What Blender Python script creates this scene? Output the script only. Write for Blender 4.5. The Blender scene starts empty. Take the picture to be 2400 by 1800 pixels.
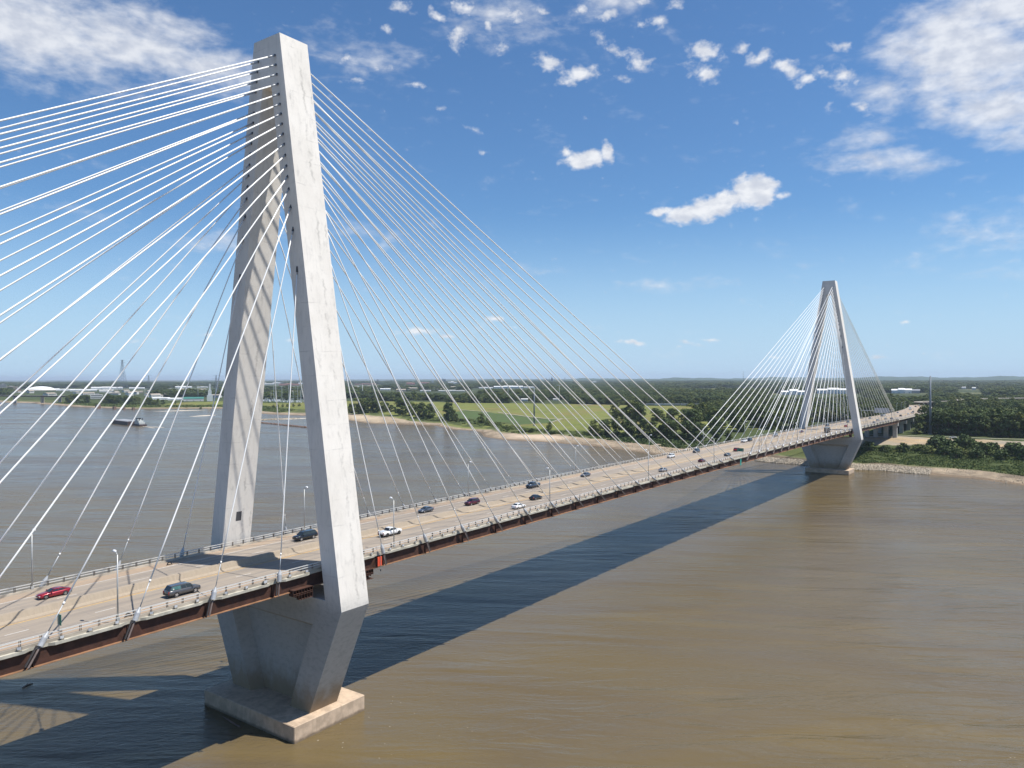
import bpy, bmesh, math, random
import numpy as np
from mathutils import Vector, Matrix, Euler
R = math.radians
scn = bpy.context.scene
col = scn.collection
rng = random.Random(7)
nrg = np.random.default_rng(7)

# ------------------------------------------------------------------ camera, sky, sun, exposure
cam = bpy.data.cameras.new('camera'); camo = bpy.data.objects.new('camera', cam); col.objects.link(camo)
YAW, PIT, ROL = 0.62368, -0.00775, -0.00219
fw = Vector((math.cos(YAW)*math.cos(PIT), math.sin(YAW)*math.cos(PIT), math.sin(PIT)))
r_ = Vector((math.sin(YAW), -math.cos(YAW), 0)); u_ = r_.cross(fw)
rr = r_*math.cos(ROL)+u_*math.sin(ROL); uu = u_*math.cos(ROL)-r_*math.sin(ROL)
m4 = Matrix.Identity(4)
for i in range(3):
    m4[i][0], m4[i][1], m4[i][2] = rr[i], uu[i], -fw[i]
m4[0][3], m4[1][3], m4[2][3] = -95.13, -125.17, 66.14
camo.matrix_world = m4
cam.sensor_width = 36; cam.lens = 1757.18/2400*36; cam.clip_start = 1; cam.clip_end = 60000
scn.camera = camo
SUNV = Vector((.238, -.45, 1)).normalized()
SUN_EL = math.asin(SUNV.z); SUN_AZ = math.atan2(SUNV.x, SUNV.y)
sun = bpy.data.lights.new('sun', 'SUN'); sun.energy = 4.7; sun.angle = R(.53); sun.color = (1, .945, .86)
suno = bpy.data.objects.new('sun', sun); col.objects.link(suno)
suno.rotation_euler = (-SUNV).to_track_quat('-Z', 'Y').to_euler()
scn.view_settings.view_transform = 'Standard'; scn.view_settings.look = 'None'
scn.view_settings.exposure = 0.42; scn.view_settings.gamma = 1
scn.cycles.max_bounces = 6; scn.cycles.volume_bounces = 0
try: scn.cycles.use_denoising = True
except Exception: pass

def N(t, typ, **kw):
    n = t.nodes.new(typ)
    for k, v in kw.items():
        if k in n.inputs.keys(): n.inputs[k].default_value = v
        else: setattr(n, k, v)
    return n
def LK(t, a, b): t.links.new(a, b)

def math_(t, op, a, b=None, c=None, clamp=False):
    n = t.nodes.new('ShaderNodeMath'); n.operation = op; n.use_clamp = clamp
    for i, v in enumerate((a, b, c)):
        if v is None: continue
        if isinstance(v, (int, float)): n.inputs[i].default_value = v
        else: t.links.new(v, n.inputs[i])
    return n.outputs[0]
def mixc(t, f, a, b, blend='MIX'):
    n = t.nodes.new('ShaderNodeMix'); n.data_type = 'RGBA'; n.blend_type = blend
    for k, v in ((0, f), (6, a), (7, b)):
        if isinstance(v, (int, float)): n.inputs[k].default_value = v
        elif isinstance(v, tuple): n.inputs[k].default_value = v if len(v) == 4 else v+(1,)
        else: t.links.new(v, n.inputs[k])
    return n.outputs[2]
def sstep(t, x, a, b):
    n = t.nodes.new('ShaderNodeMapRange'); n.interpolation_type = 'SMOOTHSTEP'
    n.inputs[1].default_value = a; n.inputs[2].default_value = b
    t.links.new(x, n.inputs[0]); return n.outputs[0]

w = bpy.data.worlds.new('World'); scn.world = w; w.use_nodes = True
t = w.node_tree; t.nodes.clear()
out = t.nodes.new('ShaderNodeOutputWorld'); bg = t.nodes.new('ShaderNodeBackground'); bg.inputs[1].default_value = .088
sky = t.nodes.new('ShaderNodeTexSky'); sky.sky_type = 'NISHITA'; sky.sun_disc = False
sky.sun_elevation = SUN_EL; sky.sun_rotation = SUN_AZ; sky.altitude = 150
sky.air_density = 1.0; sky.dust_density = .35; sky.ozone_density = 2.2
tc = t.nodes.new('ShaderNodeTexCoord')
sep = t.nodes.new('ShaderNodeSeparateXYZ'); LK(t, tc.outputs['Generated'], sep.inputs[0])
az = math_(t, 'MULTIPLY', math_(t, 'ARCTAN2', sep.outputs[1], sep.outputs[0]), 57.2958)
el = math_(t, 'MULTIPLY', math_(t, 'ARCSINE', sep.outputs[2]), 57.2958)
cmb = t.nodes.new('ShaderNodeCombineXYZ'); LK(t, az, cmb.inputs[0]); LK(t, el, cmb.inputs[1])
def noise_w(scale, detail, sx=1, sy=1, rot=0, rough=.55, src=None, dist=0):
    mp = t.nodes.new('ShaderNodeMapping'); mp.inputs['Scale'].default_value = (sx, sy, 1); mp.inputs['Rotation'].default_value = (0, 0, R(rot))
    LK(t, src or cmb.outputs[0], mp.inputs[0])
    n = N(t, 'ShaderNodeTexNoise', Scale=scale, Detail=detail, Roughness=rough, Distortion=dist); LK(t, mp.outputs[0], n.inputs['Vector'])
    return n
wp = noise_w(.35, 6)
vs = t.nodes.new('ShaderNodeVectorMath'); vs.operation = 'SUBTRACT'; LK(t, wp.outputs['Color'], vs.inputs[0]); vs.inputs[1].default_value = (.5, .5, .5)
vm = t.nodes.new('ShaderNodeVectorMath'); vm.operation = 'MULTIPLY_ADD'; LK(t, vs.outputs[0], vm.inputs[0])
vm.inputs[1].default_value = (1.9, 1.1, 0); LK(t, cmb.outputs[0], vm.inputs[2])
def blob(a, e, ra, re, rot, wt):
    mp = t.nodes.new('ShaderNodeMapping'); mp.vector_type = 'TEXTURE'
    mp.inputs['Location'].default_value = (a, e, 0); mp.inputs['Rotation'].default_value = (0, 0, R(rot)); mp.inputs['Scale'].default_value = (ra, re, 1)
    LK(t, vm.outputs[0], mp.inputs[0])
    g = t.nodes.new('ShaderNodeTexGradient'); g.gradient_type = 'SPHERICAL'; LK(t, mp.outputs[0], g.inputs[0])
    return math_(t, 'MULTIPLY', g.outputs[1], wt)
def group_sum(bl):
    s = None
    for b in bl:
        o = blob(*b); s = o if s is None else math_(t, 'MAXIMUM', s, o)
    return s
# big soft sheets (az, el, half width, half height, tilt, weight)
soft = group_sum([(68, 21.5, 9, 4.2, 8, 1.15), (62.5, 21.8, 8.5, 3.4, -4, 1.1), (57.5, 21.0, 6.5, 2.3, 6, .95), (72, 25.5, 9, 3.6, 0, .9), (74, 19.5, 6, 2.4, 10, .9),
                  (4.5, 20.2, 6.8, 4.2, 20, 1.35), (1.5, 23, 6, 5, 0, 1.3), (7.6, 20.6, 4.4, 2.1, 25, 1.05), (3.0, 16.6, 5.0, 2.6, 20, 1.1), (6.2, 17.6, 4.2, 2.0, 25, .8),
                  (9.4, 14.4, 6.0, 1.3, 7, .9), (10.5, 16.2, 4.5, 1.6, -10, .6), (9, 18.6, 3.5, 2.2, 20, .6), (46, 22.2, 4.6, 1.9, -8, .62), (49, 23.5, 4, 2, 0, .4),
                  (36.5, 25.6, 7.2, 2.6, 5, .62), (28, 26.4, 5.5, 2.0, 0, .55), (35, 8.4, 5, .9, 3, .34), (24, 7.0, 7, .8, 0, .4), (3, 9.5, 6, 2.4, -12, .5), (56, 10, 6, 1.3, -10, .5), (46, 10.5, 5, 1.1, 8, .45), (66, 11, 4, .8, 0, .22), (40, 8, 5, 1.3, 0, .22), (2, 6.5, 6, 1.6, 0, .2)])
n1 = noise_w(.5, 6, .55, 1.35, 24, .55, dist=.3)
n1b = noise_w(1.25, 5, .75, 1.5, -24, .55)
nn = math_(t, 'ADD', math_(t, 'MULTIPLY', n1.outputs[0], .66), math_(t, 'MULTIPLY', n1b.outputs[0], .34))
dsoft = sstep(t, math_(t, 'SUBTRACT', soft, math_(t, 'MULTIPLY', math_(t, 'SUBTRACT', nn, .385), 1.9)), -.14, .80)
puff = group_sum([(44, 26.0, 1.6, .6, 10, .7), (41.5, 25.6, 1.3, .55, 25, .7), (39.2, 26.2, 1.7, .7, 0, .8), (37.4, 25.2, 1.1, .5, 30, .7), (35.4, 25.8, 1.5, .8, 10, .8), (33.4, 26.0, 1.0, .5, 20, .7), (36.2, 24.0, 1.0, .9, 40, .6), (30.6, 26.1, 1.3, .6, 10, .8), (28.6, 25.6, 1.6, .6, -5, .75), (26.0, 26.3, 1.2, .6, 10, .75), (23.4, 25.9, 1.3, .5, 0, .6), (48, 22.6, 1.4, .5, -8, .55), (45.5, 22.0, 1.8, .55, -10, .6), (43.2, 21.2, 1.4, .4, 0, .5), (47.5, 21.2, 1.3, .4, 0, .45), (41, 19.6, 1.0, .3, 10, .45), (38, 16.6, .8, .35, 0, .45), (12.2, 22.0, 1.2, .6, 30, .6), (10.8, 18.0, 1.4, .6, 30, .6), (32.8, 22.7, 1.9, .85, 8, .85), (30.5, 21.9, 2.5, .95, -10, .9), (27.9, 23.4, 1.2, .6, 30, .6), (26.2, 22.6, 1.6, 1.2, 30, .7), (29, 24.2, 1.6, .7, 20, .55), (27.4, 21.5, .9, .5, 20, .5),
                  (21.3, 22.8, 1.9, .9, 10, .9), (21.4, 21.5, 2.0, .9, 20, .8), (17.4, 21.9, 1.9, .7, -12, .8), (15.5, 21.1, 1.9, .8, 25, .85), (14.4, 20.2, 1.3, .7, 0, .8), (13.3, 20.5, 1.2, .6, 25, .8),
                  (11.8, 19.8, 1.6, 1.1, 25, .65), (18.8, 22.7, .9, .6, 0, .7), (24.6, 25, 1.1, .7, 20, .75), (26.2, 24.9, 1.2, .5, 0, .5), (19.0, 18.0, .8, .45, 20, .4), (12.6, 18.1, 1.1, .5, 30, .5),
                  (30.1, 16.1, 2.15, .85, -4, 1.5), (28.5, 16.5, .8, 1.1, 0, 1.1), (31.5, 16.5, .9, .6, 0, 1.0), (38.5, 18.2, 1.2, .5, 25, .4), (34, 15, .7, .5, 20, .3), (39.8, 24.3, 1.2, 1.4, 20, .7), (45, 24.7, .9, .5, 0, .4),
                  (17.9, 13.3, 2.2, 1.7, 10, 1.7), (20.4, 12.5, 2.9, 1.25, -14, 1.6), (22.8, 12.0, 2.2, 1.1, -8, 1.4), (24.6, 12.2, 1.2, .5, -10, 1.0), (16.2, 12.9, 1.0, .45, 0, .8),
                  (37.3, 4.6, 1.3, .45, 4, .75), (42.8, 3.4, 2.3, .42, -3, .8), (40.6, 3.1, 1.2, .25, 0, .7), (26.6, 2.65, 2.0, .34, 4, .75), (22.4, 2.6, 1.6, .34, 6, .65), (20.8, 2.9, 1.1, .3, 6, .65), (23.3, 2.3, .7, .25, 0, .6),
                  (9.7, 1.45, 1.4, .3, 0, .7), (7.9, 3.6, .6, .28, 0, .7), (16.3, 1.45, .8, .22, 0, .5), (6.8, 1.75, .4, .2, 0, .5), (58, 3.2, 1.4, .35, 0, .5), (62, 2.6, 2, .3, 0, .45), (52, 2.8, 1.5, .3, 0, .45), (36, 3.9, 1.2, .3, 0, .5)])
n2 = noise_w(1.25, 6, .9, 1.25, 20, .56)
dpuff = sstep(t, math_(t, 'SUBTRACT', puff, math_(t, 'MULTIPLY', math_(t, 'SUBTRACT', n2.outputs[0], .34), 1.45)), -.06, .62)
dens = math_(t, 'MAXIMUM', math_(t, 'MULTIPLY', dsoft, .82), math_(t, 'MULTIPLY', dpuff, .93))
shade = sstep(t, noise_w(.9, 5, .8, 1.4, 0).outputs[0], .3, .7)
ccol = mixc(t, shade, (5.6, 5.9, 6.6), (8.0, 8.1, 8.3))
skyc = mixc(t, 1.0, sky.outputs[0], (.62, .87, 1.08), 'MULTIPLY')
skyc = mixc(t, math_(t, 'MULTIPLY', sstep(t, el, 13, -1), .88), skyc, (4.3, 6.0, 7.9))
fin = mixc(t, dens, skyc, ccol)
LK(t, fin, bg.inputs[0]); LK(t, bg.outputs[0], out.inputs[0])
try: w.cycles.sampling_method = 'MANUAL'; w.cycles.sample_map_resolution = 1024
except Exception: pass

# ------------------------------------------------------------------ materials
M = {}
def mat(name, c=(.5, .5, .5), rough=.7, metal=0, var=0, vs=1.0, bump=0, bs=4, spec=.5, var2=None, coat=0, stretch=(1, 1, 1)):
    m = bpy.data.materials.new(name); m.use_nodes = True; t = m.node_tree
    b = t.nodes['Principled BSDF']
    b.inputs['Base Color'].default_value = (*c, 1); b.inputs['Roughness'].default_value = rough; b.inputs['Metallic'].default_value = metal
    b.inputs['Specular IOR Level'].default_value = spec
    if coat: b.inputs['Coat Weight'].default_value = coat; b.inputs['Coat Roughness'].default_value = .08
    g = t.nodes.new('ShaderNodeNewGeometry')
    mp = t.nodes.new('ShaderNodeMapping'); mp.inputs['Scale'].default_value = stretch; LK(t, g.outputs['Position'], mp.inputs[0])
    if var:
        n = N(t, 'ShaderNodeTexNoise', Scale=vs, Detail=6, Roughness=.6); LK(t, mp.outputs[0], n.inputs['Vector'])
        c2 = var2 or tuple(x*(1-var) for x in c)
        LK(t, mixc(t, sstep(t, n.outputs[0], .35, .65), c, c2), b.inputs['Base Color'])
    if bump:
        n = N(t, 'ShaderNodeTexNoise', Scale=bs, Detail=5, Roughness=.6); LK(t, mp.outputs[0], n.inputs['Vector'])
        bp = N(t, 'ShaderNodeBump', Strength=bump, Distance=.05); LK(t, n.outputs[0], bp.inputs['Height']); LK(t, bp.outputs[0], b.inputs['Normal'])
    M[name] = m; return m

def noise(t, vec, scale, detail=5, rough=.6, stretch=None, dist=0):
    if stretch:
        mp = t.nodes.new('ShaderNodeMapping'); mp.inputs['Scale'].default_value = stretch; LK(t, vec, mp.inputs[0]); vec = mp.outputs[0]
    n = N(t, 'ShaderNodeTexNoise', Scale=scale, Detail=detail, Roughness=rough, Distortion=dist); LK(t, vec, n.inputs['Vector'])
    return n.outputs[0]

def tower_concrete():
    m = bpy.data.materials.new('tower_concrete'); m.use_nodes = True; t = m.node_tree; b = t.nodes['Principled BSDF']
    tc = t.nodes.new('ShaderNodeTexCoord'); P = tc.outputs['Object']
    s = t.nodes.new('ShaderNodeSeparateXYZ'); LK(t, P, s.inputs[0])
    big = noise(t, P, .16, 6, .62, (1, 1, .6)); mid = noise(t, P, .9, 6, .65, (1, 1, .5)); fine = noise(t, P, 5, 4)
    c = mixc(t, sstep(t, big, .35, .7), (.76, .725, .67), (.685, .65, .595))
    c = mixc(t, math_(t, 'MULTIPLY', sstep(t, mid, .5, .75), .45), c, (.47, .45, .42))
    # run-off streaks: thin vertical veins that wander
    wz = math_(t, 'SUBTRACT', noise(t, P, .35, 6, .7, (.3, .3, 1)), .5)
    xs = math_(t, 'ADD', s.outputs[0], math_(t, 'MULTIPLY', wz, 2.6))
    for x0, wd, lo in ((.9, .42, .44), (-2.3, .3, .54), (2.75, .3, .5)):
        d = math_(t, 'ABSOLUTE', math_(t, 'SUBTRACT', xs, x0))
        line = sstep(t, d, wd, wd*.1)
        gate = sstep(t, noise(t, P, .13, 5, .75, (.5, .5, 1)), lo, lo+.16)
        c = mixc(t, math_(t, 'MULTIPLY', math_(t, 'MULTIPLY', math_(t, 'MULTIPLY', line, gate), sstep(t, noise(t, P, 2.2, 4, .7, (1, 1, .35)), .25, .55)), .42), c, (.22, .21, .195))
    c = mixc(t, math_(t, 'MULTIPLY', sstep(t, noise(t, P, 1.6, 5, .7, (1, 1, .045)), .52, .72), .22), c, (.36, .35, .325))
    # faint horizontal form joints and stained cracks between lifts
    zz = math_(t, 'ADD', s.outputs[2], math_(t, 'MULTIPLY', math_(t, 'SUBTRACT', noise(t, P, .5, 4), .5), .9))
    fr = math_(t, 'ABSOLUTE', math_(t, 'SUBTRACT', math_(t, 'FRACT', math_(t, 'DIVIDE', zz, 4.6)), .5))
    jt = math_(t, 'MULTIPLY', sstep(t, fr, .035, 0), sstep(t, noise(t, P, .22, 5, .7), .48, .66))
    c = mixc(t, math_(t, 'MULTIPLY', jt, .30), c, (.27, .26, .24))
    fr2 = math_(t, 'ABSOLUTE', math_(t, 'SUBTRACT', math_(t, 'FRACT', math_(t, 'DIVIDE', s.outputs[2], 4.6)), .5))
    c = mixc(t, math_(t, 'MULTIPLY', sstep(t, fr2, .006, 0), .18), c, (.3, .29, .27))
    # greyer tone below the knee, river silt near the footing
    low = sstep(t, math_(t, 'ADD', s.outputs[2], math_(t, 'MULTIPLY', math_(t, 'SUBTRACT', mid, .5), 5)), 27, 22)
    c = mixc(t, math_(t, 'MULTIPLY', low, .8), c, (.40, .395, .375))
    c = mixc(t, math_(t, 'MULTIPLY', math_(t, 'MULTIPLY', low, sstep(t, noise(t, P, .8, 6, .7, (1, 1, 2.2)), .45, .7)), .5), c, (.29, .285, .27))
    silt = sstep(t, math_(t, 'ADD', s.outputs[2], math_(t, 'MULTIPLY', math_(t, 'SUBTRACT', noise(t, P, .5, 5, .7, (1, 1, .5)), .5), 7)), 10.5, 3.5)
    c = mixc(t, math_(t, 'MULTIPLY', silt, .9), c, (.27, .20, .12))
    LK(t, c, b.inputs['Base Color']); b.inputs['Roughness'].default_value = .85; b.inputs['Specular IOR Level'].default_value = .25
    bp = N(t, 'ShaderNodeBump', Strength=.25, Distance=.06); LK(t, math_(t, 'ADD', fine, mid), bp.inputs['Height']); LK(t, bp.outputs[0], b.inputs['Normal'])
    M['tower'] = m
tower_concrete()

def footing_mat():
    m = mat('footing', (.56, .43, .31), .9, var=.28, vs=.5, bump=.3, bs=3); t = m.node_tree; b = t.nodes['Principled BSDF']
    src = b.inputs['Base Color'].links[0].from_socket; g = t.nodes.new('ShaderNodeNewGeometry'); P = g.outputs['Position']
    s = t.nodes.new('ShaderNodeSeparateXYZ'); LK(t, P, s.inputs[0]); z = math_(t, 'ADD', s.outputs[2], math_(t, 'MULTIPLY', noise(t, P, .9, 5, .7, (1, 1, .3)), -.9))
    c = mixc(t, math_(t, 'MULTIPLY', sstep(t, z, .35, -.25), .8), src, (.13, .095, .06))
    c = mixc(t, math_(t, 'MULTIPLY', sstep(t, noise(t, P, 1.6, 5, .7, (1, 1, .12)), .5, .7), .4), c, (.28, .20, .14)); LK(t, c, b.inputs['Base Color'])
footing_mat()

def road_mat():
    m = bpy.data.materials.new('road_concrete'); m.use_nodes = True; t = m.node_tree; b = t.nodes['Principled BSDF']
    g = t.nodes.new('ShaderNodeNewGeometry'); P = g.outputs['Position']
    s = t.nodes.new('ShaderNodeSeparateXYZ'); LK(t, P, s.inputs[0]); ay = math_(t, 'ABSOLUTE', s.outputs[1])
    c = mixc(t, sstep(t, noise(t, P, .5, 6, .7, (.12, 1, 1)), .35, .7), (.315, .265, .21), (.24, .205, .17))
    # polished wheel paths, rubber and dust
    for y0 in (3.4, 5.2, 7.6, 9.6):
        d = math_(t, 'ABSOLUTE', math_(t, 'SUBTRACT', ay, y0))
        k = math_(t, 'MULTIPLY', sstep(t, d, .65, .1), sstep(t, noise(t, P, .35, 5, .7, (.15, 1, 1)), .3, .7))
        c = mixc(t, math_(t, 'MULTIPLY', k, .55), c, (.175, .165, .155))
    k = math_(t, 'MULTIPLY', sstep(t, ay, 10.6, 11.1), sstep(t, noise(t, P, .4, 5, .7, (.3, 1, 1)), .25, .6))
    c = mixc(t, math_(t, 'MULTIPLY', k, .75), c, (.36, .26, .175))
    k = math_(t, 'MULTIPLY', sstep(t, ay, 2.5, 2.0), sstep(t, noise(t, P, .6, 5, .7, (.3, 1, 1)), .3, .6))
    c = mixc(t, math_(t, 'MULTIPLY', k, .75), c, (.35, .245, .15))
    # transverse joints and tyre scars
    fr = math_(t, 'ABSOLUTE', math_(t, 'SUBTRACT', math_(t, 'FRACT', math_(t, 'DIVIDE', s.outputs[0], 4.25)), .5))
    c = mixc(t, math_(t, 'MULTIPLY', sstep(t, fr, .02, 0), .35), c, (.15, .145, .14))
    sc = noise(t, P, 1.2, 6, .75, (.1, 1.6, 1), .6)
    c = mixc(t, math_(t, 'MULTIPLY', sstep(t, sc, .6, .75), .45), c, (.14, .135, .13))
    LK(t, c, b.inputs['Base Color']); b.inputs['Roughness'].default_value = .85
    M['road'] = m
road_mat()
mat('parapet', (.44, .39, .32), .85, var=.3, vs=.8, bump=.2, bs=4, stretch=(.5, 1, 1))
mat('median', (.345, .285, .215), .88, var=.10, vs=1.2, stretch=(2.5, 1, .3))
mat('slab', (.50, .475, .40), .85, var=.3, vs=.6, bump=.2, bs=4)
mat('pier', (.40, .40, .38), .88, var=.25, vs=.25, bump=.2, bs=2)
mat('rust', (.075, .030, .018), .8, var=.45, vs=.7, bump=.2, bs=6)
mat('rust_sunlit', (.30, .155, .08), .8, var=.35, vs=.7)  # brighter copy of the rust for the flange, sunlight put into the colour
mat('strut', (.20, .155, .14), .55, var=.3, vs=1.5)
mat('strut_dark', (.045, .04, .04), .6)
mat('galv', (.52, .53, .52), .45, .35, var=.15, vs=3)
mat('rail', (.62, .61, .58), .5, .2)
mat('post', (.12, .10, .085), .7)
mat('stay', (.90, .90, .88), .42, 0, var=.05, vs=.3)
mat('stay_grey', (.42, .44, .46), .45, .2)
mat('socket', (.50, .51, .52), .5, .25, var=.2, vs=2)
mat('hole', (.07, .07, .075), .7)
mat('mark_white', (.72, .70, .66), .7, var=.25, vs=1.5)
mat('mark_yellow', (.70, .43, .09), .7, var=.25, vs=1.5)
mat('glass', (.02, .028, .035), .06, 0, spec=.8)
mat('glass_tint', (.07, .17, .17), .12, 0, spec=.8)
mat('rubber', (.02, .02, .02), .85)
mat('alloy', (.62, .62, .63), .3, .8)
mat('alloy_dark', (.06, .06, .065), .4, .6)
mat('lamp_white', (.75, .77, .8), .15)
mat('lamp_red', (.42, .012, .018), .25)
mat('trim_black', (.025, .025, .028), .5)
mat('chrome', (.7, .7, .72), .2, .9)
mat('sign_green', (.015, .16, .12), .5)
mat('sign_blank', (.45, .47, .5), .5)
mat('orange', (.80, .10, .04), .6, var=.15, vs=2)
mat('teal', (.03, .33, .28), .5)
mat('white_roof', (.78, .78, .77), .6, var=.08, vs=.05)
mat('wall_white', (.62, .62, .6), .8, var=.15, vs=.08)
mat('wall_tan', (.42, .36, .29), .85, var=.2, vs=.1)
mat('wall_brick', (.30, .135, .10), .85, var=.2, vs=.1)
mat('wall_grey', (.30, .31, .33), .8, var=.2, vs=.1)
mat('roof_green', (.05, .20, .16), .6, var=.15, vs=.2)
mat('steel_blue', (.16, .19, .22), .6, .2)
mat('steel_light', (.55, .58, .60), .6, .2)
mat('corten', (.16, .12, .10), .8, var=.2, vs=.5)
mat('hull', (.075, .05, .05), .6, var=.3, vs=.3)
mat('barge_cover', (.36, .37, .38), .5, var=.15, vs=.3)
mat('boat_white', (.50, .52, .50), .5)
mat('foam', (.62, .55, .44), .9, var=.2, vs=.6)
mat('trail', (.42, .38, .29), .95, var=.2, vs=.2)
mat('gravel_road', (.36, .33, .27), .95, var=.3, vs=.1)
mat('stone', (.50, .43, .33), .95, var=.65, vs=.9)
mat('old_pier', (.20, .13, .10), .9, var=.4, vs=.3)
mat('train', (.42, .44, .48), .6, var=.3, vs=.02)
mat('hill', (.045, .085, .05), .95, var=.3, vs=.004)
mat('trunk', (.10, .075, .05), .9)
PAINT = {}
def paint(name, c, metal=.3, rough=.28):
    if name not in PAINT:
        PAINT[name] = mat('paint_'+name, c, rough, metal, coat=.8)
    return PAINT[name]
paint('red', (.28, .008, .02)); paint('maroon', (.10, .006, .018)); paint('bright_red', (.5, .02, .02)); paint('black', (.010, .012, .016))
paint('charcoal', (.085, .085, .09)); paint('grey', (.10, .12, .15)); paint('silver', (.42, .43, .44), .5); paint('white', (.78, .78, .77), 0); paint('blue_grey', (.05, .07, .10))

def leaf_mat(name, c1, c2, c3):
    m = bpy.data.materials.new(name); m.use_nodes = True; t = m.node_tree; b = t.nodes['Principled BSDF']
    g = t.nodes.new('ShaderNodeNewGeometry'); oi = t.nodes.new('ShaderNodeObjectInfo')
    n = noise(t, g.outputs['Position'], .35, 3)
    c = mixc(t, oi.outputs['Random'], c1, c2)
    c = mixc(t, sstep(t, n, .4, .68), c, c3)
    LK(t, c, b.inputs['Base Color']); b.inputs['Roughness'].default_value = .75; b.inputs['Specular IOR Level'].default_value = .2
    M[name] = m
leaf_mat('leaf_dark', (.034, .060, .020), (.078, .108, .032), (.092, .126, .036))
leaf_mat('leaf_mid', (.060, .100, .027), (.135, .155, .042), (.15, .17, .046))
leaf_mat('leaf_far', (.028, .055, .020), (.062, .090, .030), (.072, .105, .036))

# ------------------------------------------------------------------ mesh helpers
def mk(name, verts, faces, m, parent=None, smooth=False, loc=None):
    me = bpy.data.meshes.new(name)
    me.from_pydata([tuple(v) for v in verts], [], faces); me.update()
    ms = m if isinstance(m, (list, tuple)) else [m]
    for q in ms: me.materials.append(M[q] if isinstance(q, str) else q)
    if smooth: me.shade_smooth()
    o = bpy.data.objects.new(name, me); col.objects.link(o)
    if parent: o.parent = parent
    if loc: o.location = loc
    return o
class MB:
    def __init__(s): s.v = []; s.f = []
    def add(s, vs, fs):
        k = len(s.v); s.v += [tuple(v) for v in vs]; s.f += [tuple(i+k for i in f) for f in fs]; return s
    def box(s, x0, x1, y0, y1, z0, z1):
        return s.add([(x, y, z) for z in (z0, z1) for y in (y0, y1) for x in (x0, x1)],
                     [(0, 2, 3, 1), (4, 5, 7, 6), (0, 1, 5, 4), (2, 6, 7, 3), (0, 4, 6, 2), (1, 3, 7, 5)])
    def cbox(s, c, sx, sy, sz): return s.box(c[0]-sx/2, c[0]+sx/2, c[1]-sy/2, c[1]+sy/2, c[2]-sz/2, c[2]+sz/2)
    def tube(s, pts, rad, n=8, cap=True):
        pts = [Vector(p) for p in pts]; rad = rad if isinstance(rad, (list, tuple)) else [rad]*len(pts)
        vs = []; fs = []
        for i, p in enumerate(pts):
            d = (pts[min(i+1, len(pts)-1)]-pts[max(i-1, 0)]).normalized()
            a = d.orthogonal().normalized() if i == 0 else (a-d*a.dot(d)).normalized(); b = d.cross(a)
            vs += [p+(a*math.cos(2*math.pi*k/n)+b*math.sin(2*math.pi*k/n))*rad[i] for k in range(n)]
        for i in range(len(pts)-1):
            for k in range(n): fs.append((i*n+k, i*n+(k+1) % n, (i+1)*n+(k+1) % n, (i+1)*n+k))
        if cap: fs.append(tuple(reversed(range(n)))); fs.append(tuple((len(pts)-1)*n+k for k in range(n)))
        return s.add(vs, fs)
    def prism(s, poly, a0, a1, axis='x'):
        n = len(poly)
        f = {'x': lambda a, p: (a, p[0], p[1]), 'y': lambda a, p: (p[0], a, p[1]), 'z': lambda a, p: (p[0], p[1], a)}[axis]
        vs = [f(a0, p) for p in poly]+[f(a1, p) for p in poly]
        fs = [tuple(range(n)), tuple(reversed(range(n, 2*n)))]+[(i, i+n, (i+1) % n+n, (i+1) % n) for i in range(n)]
        return s.add(vs, fs)
    def loft(s, secs, closed=True, caps=True):
        n = len(secs[0]); vs = [p for q in secs for p in q]; fs = []
        for i in range(len(secs)-1):
            for k in range(n if closed else n-1):
                fs.append((i*n+k, i*n+(k+1) % n, (i+1)*n+(k+1) % n, (i+1)*n+k))
        if caps: fs += [tuple(reversed(range(n))), tuple((len(secs)-1)*n+k for k in range(n))]
        return s.add(vs, fs)
    def build(s, name, m, parent=None, smooth=False, loc=None, fix=True, bevel=0):
        o = mk(name, s.v, s.f, m, parent, smooth, loc)
        if fix or bevel:
            bm = bmesh.new(); bm.from_mesh(o.data); bmesh.ops.recalc_face_normals(bm, faces=bm.faces)
            if bevel: bmesh.ops.bevel(bm, geom=[e for e in bm.edges if len(e.link_faces) == 2 and e.calc_face_angle(0) > .5], offset=bevel, segments=1, affect='EDGES')
            bm.to_mesh(o.data); bm.free()
        return o
def tag(o, label, cat, group=None, kind=None):
    o['label'] = label; o['category'] = cat
    if group: o['group'] = group
    if kind: o['kind'] = kind
    return o
def empty(name, loc=(0, 0, 0), rz=0, label=None, cat=None, group=None):
    o = bpy.data.objects.new(name, None); col.objects.link(o); o.location = loc; o.rotation_euler = (0, 0, rz); o.empty_display_size = .5
    if label: tag(o, label, cat, group)
    return o
def dup(o, loc=None, rz=None, label=None, group=None, scale=None, parent=None):
    c = o.copy(); col.objects.link(c); c.parent = parent
    for ch in list(o.children): dup(ch, parent=c)
    if loc is not None: c.location = loc
    if rz is not None: c.rotation_euler = (0, 0, rz)
    if scale is not None: c.scale = scale
    if label: c['label'] = label
    if group: c['group'] = group
    return c
ORD = 'zeroth first second third fourth fifth sixth seventh eighth ninth tenth eleventh twelfth thirteenth fourteenth fifteenth sixteenth seventeenth eighteenth nineteenth twentieth'.split()

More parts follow.
